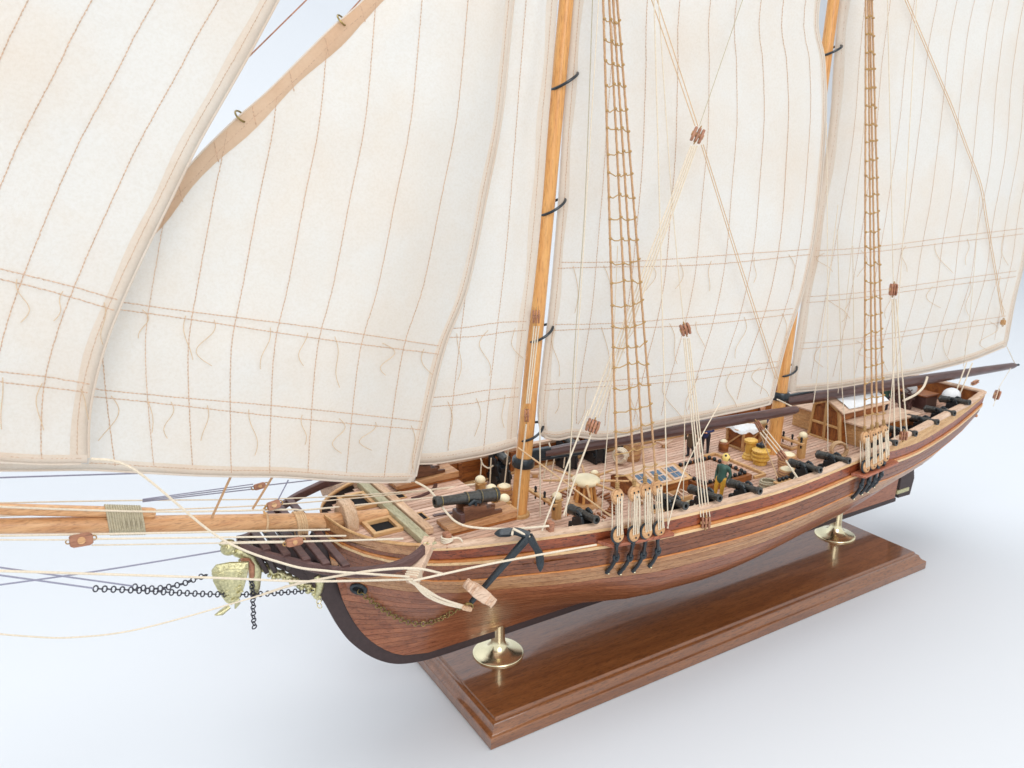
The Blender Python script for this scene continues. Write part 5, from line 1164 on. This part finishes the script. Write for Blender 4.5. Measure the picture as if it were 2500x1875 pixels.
def crew(coat, legs, hat, shoe='hair', h=1.0, arms='down', skirt=False, sleeves=None):
    s_ = h; sl = sleeves or coat; P = []
    for sg in (-1, 1):
        P.append(([(0.02*s_, sg*0.17*s_, 1.35*s_), (0.06*s_, sg*0.20*s_, 0.78*s_), (-0.02*s_, sg*0.20*s_, 0.12*s_)], [0.19*s_, 0.14*s_, 0.10*s_], legs))
        P.append(([(-0.04*s_, sg*0.20*s_, 0.08*s_), (0.24*s_, sg*0.22*s_, 0.06*s_)], [0.10*s_, 0.075*s_], shoe))
        if arms == 'down': a = [(0, sg*0.36*s_, 2.08*s_), (-0.04*s_, sg*0.50*s_, 1.66*s_), (0.14*s_, sg*0.46*s_, 1.30*s_)]
        elif arms == 'fold': a = [(0, sg*0.34*s_, 2.08*s_), (-0.02*s_, sg*0.50*s_, 1.68*s_), (0.30*s_, sg*0.16*s_, 1.60*s_)]
        else: a = [(0, sg*0.34*s_, 2.08*s_), (-0.16*s_, sg*0.46*s_, 1.68*s_), (-0.05*s_, sg*0.42*s_, 1.28*s_)]
        P.append((a, [0.125*s_, 0.105*s_, 0.085*s_], sl)); e = np.array(a[-1]); d = nrm(e-np.array(a[-2]))
        P.append(([e, e+d*0.14*s_], [0.075*s_, 0.06*s_], 'skin'))
    P.append(([(0, 0, 1.32*s_), (0, 0, 1.7*s_), (0.02*s_, 0, 2.05*s_)], [0.28*s_, 0.27*s_, 0.30*s_], coat))
    if skirt: P.append(([(0, 0, 1.4*s_), (-0.04*s_, 0, 0.95*s_)], [0.28*s_, 0.36*s_], coat))
    P.append(([(0, -0.2*s_, 2.1*s_), (0, 0.2*s_, 2.1*s_)], 0.16*s_, coat))
    P.append(([(0.0, 0, 2.2*s_), (0.02*s_, 0, 2.36*s_)], 0.085*s_, 'skin')); P.append(([(0.03*s_, 0, 2.46*s_), (0.03*s_, 0, 2.60*s_)], [0.19*s_, 0.20*s_], 'skin'))
    P.append(([(0.19*s_, 0, 2.52*s_), (0.215*s_, 0, 2.49*s_)], 0.03*s_, 'skin')); P.append(([(-0.06*s_, 0, 2.40*s_), (-0.10*s_, 0, 2.60*s_)], [0.11*s_, 0.13*s_], 'hair'))
    if hat == 'scarf': P.append(([(0.0, 0, 2.66*s_), (-0.03*s_, 0, 2.72*s_)], [0.27*s_, 0.26*s_], 'scarf'))
    elif hat == 'brim': P.append(([(0.03*s_, 0, 2.68*s_), (0.03*s_, 0, 2.71*s_)], [0.34*s_, 0.32*s_], 'cream')); P.append(([(0.02*s_, 0, 2.75*s_), (0.02*s_, 0, 2.86*s_)], [0.18*s_, 0.15*s_], 'cream'))
    else: P.append(([(0.0, 0, 2.66*s_), (-0.02*s_, 0, 2.76*s_)], [0.18*s_, 0.15*s_], 'navy'))
    return P
gp = at_z(1755, 1212, zd(17)+0.05)
person('standing crew figure in green coat, mustard trousers and spotted yellow head scarf', (17.0, -3.75, zd(17)), math.radians(195), crew('green', 'mustard', 'scarf', 'block', 0.98, 'back'), lean=(-0.16, 0.05))
person('standing crew figure in long brown coat and pale wide-brimmed hat', (20.85, 2.6, zd(21)), math.radians(200), crew('brownc', 'navy', 'brim', 'black', 0.94, 'down', True))
person('standing crew figure in dark blue jacket with folded arms, near the far bulwark', (22.3, 2.7, zd(22)), math.radians(215), crew('blue', 'navy', 'cap', 'black', 0.98, 'fold'))
person('crew figure in bright blue coat partly hidden behind the main mast', (27.6, 2.4, zd(27)), math.radians(180), crew('blue', 'brownc', 'cap', 'black', 0.95, 'down'))
person('crew figure in green coat at the steering wheel near the stern', (40.0, 0.9, zd(40)), math.radians(0), crew('green', 'navy', 'brim', 'black', 0.9, 'down'))
# ------------------------------------------------------------------ running rigging: every line and block a thing of its own
def line(label, pts, r=0.045, mat='rope', sag=0.0, cat='line', strands=None, front=False):
    """pts: (px, py, y); strands: list of pixel offsets (dx0, dx1) drawn as parallel strands of one tackle"""
    st = strands or [((0, 0), (0, 0))]
    if front:
        q = []; n0 = len(pts)
        for i in range(n0-1):
            a, b_ = np.array(pts[i], float), np.array(pts[i+1], float); m_ = max(2, int(np.hypot(*(b_-a)[:2])/70))
            q += [a+(b_-a)*k/m_ for k in range(m_)]
        q.append(np.array(pts[-1], float)); need = np.zeros(len(q))
        for k, p in enumerate(q):
            for sl in (s3, s4, s5):
                y = sl.inside(p[0], p[1])
                if y is not None: need[k] = max(need[k], p[2]-(y-0.22))
        if need.max() > 0:
            t_ = np.linspace(0, 1, len(q)); top = np.array([max(0, (need*(np.abs(t_-u) < 0.25)*(1-np.abs(t_-u)/0.5)).max()) for u in t_]); top = np.maximum(top, need)
            pts = [(p[0], p[1], p[2]-d) for p, d in zip(q, top)]
    base = [at_y(*p) for p in pts]
    if len(st) == 1:
        P = smooth_path(base, 8)
        if sag: P = [p-np.array([0, 0, sag*math.sin(math.pi*i/(len(P)-1))]) for i, p in enumerate(P)]
        o = MB().tube(P, r, 6).build('rigging_line', M[mat], None, fix=False)
        tag(o, label, cat); return o
    t = thing('tackle', label, cat, tuple(base[-1]))
    n = len(pts)
    for a, b_ in st:
        q = [at_y(p[0]+a[0]+(b_[0]-a[0])*i/(n-1), p[1]+a[1]+(b_[1]-a[1])*i/(n-1), p[2]) for i, p in enumerate(pts)]
        MB().tube(smooth_path(q, 6), r, 6).build('strand', M[mat], t, fix=False)
    return t
def block(label, px, py, y, w=0.42, h=0.62, d=0.36, axis=(0, 0, 1), mat='block', sheaves=2, name='rigging_block'):
    c = at_y(px, py, y); t = thing(name, label, 'pulley block', tuple(c)); dz = nrm(axis); vx, vy, _ = frame(dz, up=tuple(CF)); dx = vx if abs(vx@CR) > abs(vy@CR) else vy; dyy = np.cross(dz, dx)
    n = sheaves+1; tw = w/n
    for k in range(n):
        q = c+dx*((k-(n-1)/2)*tw); e = h/2
        pl = [(-d/2, -e*0.7), (-d/2*0.7, -e), (d/2*0.7, -e), (d/2, -e*0.7), (d/2, e*0.7), (d/2*0.7, e), (-d/2*0.7, e), (-d/2, e*0.7)]
        MB().prism(pl, q-dx*tw*0.33, dyy, dz, dx*tw*0.66).build('cheek', M[mat], t, bevel=0.02)
    MB().tube([c-dx*w*0.52, c+dx*w*0.52], d*0.30, 12).build('sheave', M['dead'], t)
    MB().torus(c+dz*(h/2+0.05), 0.09, 0.03, axis=dx, n=12, m=5).torus(c-dz*(h/2+0.05), 0.08, 0.028, axis=dx, n=12, m=5).build('becket', M['ratl'], t)
    return t
# --- fore mast side
line('pair of fine cream lines from the top edge down to the high block', front=True, pts=[(1577, -40, -2.9), (1701, 308, -4)], r=0.023, mat='tanrope', strands=[((0, 0), (-4, 0)), ((14, 0), (3, 0))])
line('faint single line rising to the right from the high block on the fore sail', front=True, pts=[(1830, -50, -2.6), (1708, 306, -4)], r=0.022, mat='lash')
block('upper reddish double block hanging high in front of the fore sail', 1703, 330, -4, 0.62, 0.72, 0.4, nrm(at_y(1690, 352, -4)-at_y(1708, 308, -4))*-1)
line('bundle of cream falls slanting down left from the high block to the lower block', front=True, pts=[(1694, 356, -4.05), (1450, 1020, -5)], r=0.04, mat='rope', strands=[((-7, 0), (-15, -4)), ((-2, 0), (-6, 0)), ((3, 0), (3, 0)), ((8, 0), (11, 0))])
block('lower brown triple block in front of the fore sail foot near the foremast', 1447, 1040, -5, 0.66, 0.66, 0.5, nrm(at_y(1460, 1010, -5)-at_y(1440, 1065, -5)), sheaves=3)
line('cream tail from the lower triple block down to the deck before the capstan', front=True, pts=[(1443, 1062, -5), (1410, 1150, -5.2), (1376, 1258, -5.4)], r=0.05)
line('long cream fall passing left of the lower triple block to the near rail', front=True, pts=[(1436, 1000, -5), (1413, 1062, -5.1), (1323, 1296, -5.7)], r=0.045)
line('double tan lines from the high block down right to the main mast collar block', front=True, pts=[(1712, 354, -4), (1793, 610, -3.3), (1896, 925, -1.4)], r=0.023, mat='tanrope', strands=[((0, 0), (-3, 0)), ((5, -1), (3, 0))])
block('small reddish block at the front of the main mast collar', 1891, 945, -1.2, 0.34, 0.5, 0.3)
line('fine cream line from the top edge down to the middle block before the fore sail', front=True, pts=[(1605, -40, -3.0), (1640, 480, -3.9), (1669, 786, -4.6)], r=0.028)
block('middle reddish double block in front of the fore sail', 1673, 804, -4.6, 0.55, 0.62, 0.38, nrm(at_y(1668, 780, -4.6)-at_y(1679, 826, -4.6)))
line('four-part cream tackle from the middle block down to the rail block', front=True, pts=[(1676, 826, -4.7), (1722, 1262, -6.85)], r=0.036, mat='rope', strands=[((-7, 0), (-11, 0)), ((-3, 0), (-4, 2)), ((3, 0), (4, 4)), ((7, 0), (11, 2))])
block('reddish block fixed on the outside of the near rail below the four-part tackle', 1723, 1276, -6.95, 0.55, 0.62, 0.3)
line('fine cream backstay from the top edge to the fore channel eyebolt', front=True, pts=[(1596, -40, -3.1), (1631, 1290, -7.0)], r=0.034)
line('cream guy from the fore channel eyebolt slanting up right to the fore boom', front=True, pts=[(1629, 1290, -7.0), (1673, 1143, -5.8), (1757, 985, -3.1)], r=0.034)
line('fine pale line along the fore sail luff down to the deck, left of the shrouds', front=True, pts=[(1464, -40, -2.6), (1434, 452, -3.6), (1416, 746, -4.4), (1382, 1262, -5.0)], r=0.025)
line('second fine pale line close left of the fore shrouds', front=True, pts=[(1448, -40, -1.6), (1428, 500, -2.4), (1400, 900, -3.0), (1390, 1235, -3.6)], r=0.022, mat='lash')
line('fine pale line crossing behind the fore shrouds to the deck', front=True, pts=[(1508, 600, -3.8), (1494, 900, -4.2), (1468, 1260, -5.2)], r=0.026)
line('fine pale line aft of the fore shrouds to the gun tackle', front=True, pts=[(1672, 1000, -3.6), (1668, 1220, -5.0)], r=0.026)
line('tan sheet from the staysail clew slanting down right to the near rail', front=True, pts=[(1265, 1093, -.8), (1360, 1163, -3.2), (1497, 1264, -6.3)], r=0.045, mat='tanrope')
block('flat brown block on the front of the foremast, level with the staysail reef', 1309, 773, -0.75, 0.42, 0.7, 0.3)
block('lower oval brown block on the front of the foremast', 1286, 1014, -0.75, 0.30, 0.7, 0.34, sheaves=1)
line('three cream halyard parts running down the front of the foremast', front=True, pts=[(1310, 796, -.75), (1288, 985, -.75)], r=0.038, strands=[((-6, 0), (-3, 0)), ((0, 0), (1, 0)), ((6, 0), (6, 0))])
line('single cream halyard from the lower foremast block to the deck', front=True, pts=[(1285, 1036, -.75), (1272, 1150, -.7), (1262, 1258, -.7)], r=0.05)
for a, b_, y, l in (((1241, 1098), (1226, 1236), 1.8, 'cream line dropping from the staysail foot to the deck cask'), ((1199, 1118), (1196, 1182), 3.0, 'short cream line hanging behind the staysail foot, middle of three'), ((1176, 1124), (1172, 1172), 3.4, 'short cream line to the leftmost deck post'), ((1318, 1000), (1319, 1262), -1.6, 'cream line right of the foremast down to a deck eye'),
                    ((1340, 1098), (1327, 1168), 1.4, 'short cream line to the far post of the fore pin rail'), ((1358, 1095), (1342, 1180), 0.9, 'short cream line to the middle of the fore pin rail'), ((1382, 1088), (1376, 1142), 2.2, 'short cream line behind the capstan bars')):
    line(l, [(a[0], a[1], y), (b_[0], b_[1], y)], 0.04)
block('small pale block lashed under the fore boom near the main mast', 1853, 1040, -2.6, 0.34, 0.7, 0.3, nrm(at_y(1845, 1022, -2.4)-at_y(1864, 1056, -2.8)))
line('three-part boom tackle from the fore boom down to the pink block by the casks', front=True, pts=[(1862, 1052, -2.8), (1905, 1104, -4.6)], r=0.04, strands=[((-6, 4), (-8, 4)), ((0, 0), (0, 0)), ((6, -6), (6, -4))])
block('pinkish block above the casks at the lower end of the boom tackle', 1908, 1112, -4.7, 0.46, 0.6, 0.34, nrm(at_y(1895, 1095, -4.5)-at_y(1915, 1122, -4.9)))
line('cream tail from the pink block over the cask to the near rail', front=True, pts=[(1918, 1124, -4.9), (1948, 1168, -6.2)], r=0.06)
line('tan line from under the fore boom down to the deck before the casks', front=True, pts=[(1852, 1050, -2.6), (1884, 1128, -3.2), (1905, 1185, -5.6)], r=0.034, mat='tanrope')
line('short cream line from the main mast collar to the fore boom end', front=True, pts=[(1898, 975, -.9), (1944, 998, -2.2)], r=0.05)
line('whitish lashing line low behind the two far figures to the crate', front=True, pts=[(1695, 1052, 3.2), (1778, 1030, 3.2)], r=0.05)
# --- main mast side
line('fine pale line from the top edge to the brown block before the main sail', front=True, pts=[(2166, -40, -3.0), (2177, 500, -4.2), (2181, 690, -4.6)], r=0.03)
block('dark brown block hanging in front of the main sail, right of the shrouds', 2181, 707, -4.6, 0.45, 0.75, 0.42, mat='block')
line('three cream falls from the main sail block down to the quarter rail block', front=True, pts=[(2182, 730, -4.7), (2206, 1052, -6.05)], r=0.05, strands=[((-4, 0), (-22, 20)), ((0, 0), (-6, 0)), ((6, 0), (8, 0))])
block('pale topped reddish block on the near quarter rail aft of the main deadeyes', 2206, 1064, -6.0, 0.5, 0.6, 0.32)
line('fine pale backstay from the top edge to the quarter rail', front=True, pts=[(2240, -40, -3.2), (2210, 500, -4.6), (2192, 760, -5.2), (2164, 1118, -6.9)], r=0.03)
line('double tan topping lift slanting across the main sail to its clew', front=True, pts=[(2206, -15, -1.6), (2326, 268, -2.4), (2394, 452, -2.6), (2449, 772, -2.75)], r=0.023, mat='tanrope', strands=[((-3, 0), (-2, 0)), ((3, 0), (2, 0))])
block('small tan block at the lower end of the topping lift near the main sail clew', 2449, 787, -2.75, 0.34, 0.4, 0.3, mat='fit')
for pts, r, l in (([(2018, 300, -2.6), (2021, 700, -3.0), (2021, 1102, -4.5)], .03, 'fine pale line down to the deck in front of the cabin door, leftmost'), ([(2044, 560, -2.0), (2056, 950, -2.6), (2068, 1095, -3.6)], .03, 'fine pale line down across the right half of the cabin door'), ([(2082, 600, -3.0), (2088, 1098, -4.4)], .03, 'fine pale line down in front of the low cabin wing'),
                  ([(2046, 500, -2.4), (1998, 900, -2.4), (1986, 985, -2.4)], .028, 'fine pale line slanting to the left end of the main boom'), ([(2392, 480, -3.2), (2372, 731, -3.2), (2352, 895, -2.6)], .024, 'faint line over the aft half of the main sail to the boom'), ([(2110, 300, -2.2), (2060, 800, -2.4), (2046, 960, -2.4)], .02, 'faint line crossing the luff of the main sail')):
    line(l, pts, r, front=True)
line('double cream sheet from the main boom down to the stern', front=True, pts=[(2368, 886, -1.9), (2338, 962, -2.2)], r=0.05, strands=[((-8, 0), (-6, 0)), ((6, 0), (6, 0))])
line('white curved rope from the main boom down to the cabin roof', front=True, pts=[(2264, 920, -1.6), (2255, 944, -1.8), (2236, 963, -2.0), (2206, 978, -2.4)], r=0.09)
block('oval brown block hanging beyond the stern corner, upper left of two', 2380, 934, 0.6, 0.35, 0.62, 0.35, (1, -.3, .5), sheaves=1); block('oval brown block hanging below the main boom end, beyond the stern', 2434, 964, -2.6, 0.45, 0.75, 0.42, (.4, 0, 1), sheaves=1)
line('fine line from the main boom end down to the stern block', front=True, pts=[(2468, 898, -2.1), (2440, 945, -2.6), (2425, 992, -3.2)], r=0.022)
line('short fine line from the main sail clew to the boom end', front=True, pts=[(2458, 846, -2.3), (2478, 888, -2.0)], r=0.03)
# --- bow and bowsprit
line('reddish jib stay visible in the gap between the two jibs', [(960, -210, 0.0), (748, 0, 0.1), (601, 145, 0.2), (430, 316, 0.3)], 0.032, 'block')
line('pinkish stay end running to the upper hank of the middle jib', [(890, -12, 0.0), (838, 46, 0.0)], 0.03, 'block')
G = 'grthr'
for l, pts, r, m_ in (
    ('grey line high above the bowsprit under the jib foot', [(-60, 1168, 2.0), (160, 1161, 2.0), (392, 1154, 2.0)], .035, G),
    ('upper grey line running over the bowsprit to the deck posts', [(-60, 1229, 1.2), (300, 1222, 1.2), (700, 1217, 1.0), (1000, 1200, 1.2), (1160, 1181, 2.0)], .032, 'rope'),
    ('middle pale line running over the bowsprit to the deck posts', [(-60, 1262, .8), (364, 1246, .8), (700, 1230, .7), (1000, 1203, 1.2), (1158, 1183, 1.9)], .032, 'rope'),
    ('lower cream line along the jibboom over the fore deck to the nearest post', [(-60, 1235, -.4), (364, 1249, -.3), (700, 1244, -.1), (780, 1242, 0), (1180, 1202, .8)], .045, 'rope'),
    ('cream line just under the bowsprit to the tip of the bow bulwark', [(-60, 1309, -1.0), (300, 1303, -1.0), (805, 1293, -1.0)], .045, 'rope'),
    ('second cream line under the bowsprit to the near bow bulwark', [(222, 1316, -1.2), (530, 1312, -1.4), (845, 1308, -2.1)], .042, 'rope'),
    ('thin pale line left of the small block below the bowsprit', [(-60, 1318, -1.2), (172, 1318, -1.2)], .032, 'rope'),
    ('double cream line from the left block to the gilded head', [(224, 1331, -1.2), (540, 1326, -1.2)], .032, 'rope'),
    ('thick cream line from the gilded head to the near bow block', [(540, 1326, -1.2), (620, 1324, -1.6), (700, 1323, -2.2)], .06, 'rope'),
    ('cream line aft of the near bow block along the bulwark', [(738, 1322, -2.5), (860, 1319, -3.2), (985, 1315, -4.2)], .045, 'rope'),
    ('slack cream jib sheet from the outer jib clew past the gilded head', [(222, 1120, -3.0), (330, 1148, -2.9), (538, 1314, -2.9), (700, 1378, -4.2), (800, 1394, -5.0), (900, 1401, -5.6), (1000, 1408, -6.3)], .055, 'rope'),
    ('cream line crossing the shield and the stem to the cathead', [(-60, 1392, -2.6), (320, 1404, -2.8), (560, 1412, -3.2), (720, 1419, -4.0), (860, 1418, -5.2), (1008, 1414, -6.4)], .05, 'rope'),
    ('cream line bowing over the cathead end toward the bow planking', [(640, 1452, -2.6), (720, 1427, -3.6), (850, 1402, -5.0), (940, 1390, -5.9), (1020, 1388, -6.5), (1085, 1402, -6.4)], .055, 'rope'),
    ('thin pale line hanging in a long low curve under the bowsprit', [(-80, 1540, -2.0), (60, 1553, -2.0), (180, 1556, -2.0), (348, 1534, -2.1), (620, 1458, -2.5), (700, 1430, -3.2)], .034, 'rope'),
    ('cream line from the cathead across the anchor to the fore channel', [(1008, 1418, -6.6), (1080, 1402, -6.7), (1200, 1376, -6.9), (1330, 1352, -7.0), (1456, 1330, -7.0)], .05, 'rope'),
    ('cream sheet from the middle jib clew curving over the bow cannon to the near rail', [(1014, 1176, -1.6), (1050, 1198, -2.4), (1085, 1245, -3.4), (1115, 1275, -4.2), (1160, 1288, -4.8), (1250, 1291, -5.5), (1340, 1284, -5.9)], .055, 'rope'),
    ('bluish line rising from the lower left to the gilded head', [(-60, 1436, 1.0), (240, 1394, .6), (538, 1345, .2)], .036, G),
    ('upper bluish guy from the left edge to the upper chain', [(-60, 1377, .6), (326, 1431, .2)], .036, G),
    ('lower bluish guy from the left edge to the bobstay chain', [(-60, 1396, -1.2), (228, 1436, -1.4)], .036, G),
    ('brown jib lacing from the sail foot to the bowsprit, left of two', [(566, 1158, -.5), (516, 1266, -.2)], .06, 'shroud'),
    ('brown jib lacing from the sail foot to the spar band, right of two', [(666, 1163, -.6), (617, 1242, -.2)], .06, 'shroud'),
    ('short grey line from the jib foot to the oval block over the bow', [(704, 1172, -.4), (676, 1226, -.2)], .034, G)):
    line(l, pts, r, m_)
line('three grey falls leading from the left to the small dark block over the bowsprit', [(348, 1222, 1.0), (618, 1188, 1.4)], .028, G, strands=[((0, -3), (0, -6)), ((0, 0), (0, 0)), ((0, 3), (0, 6))])
line('grey line from the small dark block to the far bow', [(648, 1185, 1.4), (762, 1172, 2.4)], .03, G)
block('small dark block above the bowsprit, left of the bow rails', 634, 1187, 1.4, 0.28, 0.55, 0.3, (1, 0, .1)); block('oval brown block just above the bowsprit band', 668, 1233, -.2, 0.42, 0.6, 0.4, (1, 0, .15), sheaves=1)
block('square brown block hanging under the left part of the bowsprit', 198, 1318, -1.2, 0.55, 0.85, 0.5, (1, 0, -.05)); block('orange-brown block on the cream line beside the near bow rail', 718, 1323, -2.4, 0.42, 0.75, 0.36, (1, 0, 0), sheaves=1)
# --- ropes holding the anchor to the cathead
t = thing('anchor_lashing', 'loose cream rope strands from the cathead end down to the anchor ring', 'lashing', tuple(ce))
for k in range(4):
    o_ = rng.uniform(-6, 6, 4); MB().tube(smooth_path([at_y(1003+o_[0], 1418, -6.4), at_y(1042+o_[1], 1438+5*k, -6.4), at_y(1085+o_[2], 1462+4*k, -6.3), at_y(1138+o_[3]*.5, 1480+2*k, -6.2)], 7), 0.05, 6).build('strand', M['rope'], t, fix=False)
MB().beam(at_y(1128, 1482, -6.25), at_y(1150, 1487, -6.25), 0.3, 0.22).build('lashing_knot', M['pink'], t, bevel=0.05)
for k in range(4):
    a = np.array([-2.55, -4.2, 12.02]); P_ = a+(ce-a)*(0.80+0.05*k); x_, y_, d_ = frame(ce-a); MB().tube([P_+x_*0.28+y_*0.25, P_-x_*0.28+y_*0.25, P_-x_*0.28-y_*0.25, P_+x_*0.28-y_*0.25, P_+x_*0.28+y_*0.25], 0.045, 5).build('wrap', M['rope'], t)
# --- loose knots: belayed rope at bulwark tip, bow rail and post
t = thing('belayed_rope', 'cream rope turns tied round the post at the near cathead', 'rope', tuple(at_z(1072, 1300, 12.2)))
pz = at_z(1072, 1302, 12.1); y_ = -bb(pz[0])+0.15
for k in range(3): MB().torus((pz[0], y_, zr(pz[0])+0.16+0.07*k), 0.27, 0.045, n=18, m=6, axis=(0.15*(k-1), 0.1, 1)).build('turn', M['rope'], t)
MB().tube(smooth_path([(pz[0]+.2, y_-.2, zr(pz[0])+.3), (pz[0]+.5, y_-.25, zr(pz[0])+.25), (pz[0]+.65, y_-.3, zr(pz[0])+.05), (pz[0]+.6, y_-.1, zr(pz[0])-.15)], 6), 0.045, 6).build('loose_end', M['rope'], t)
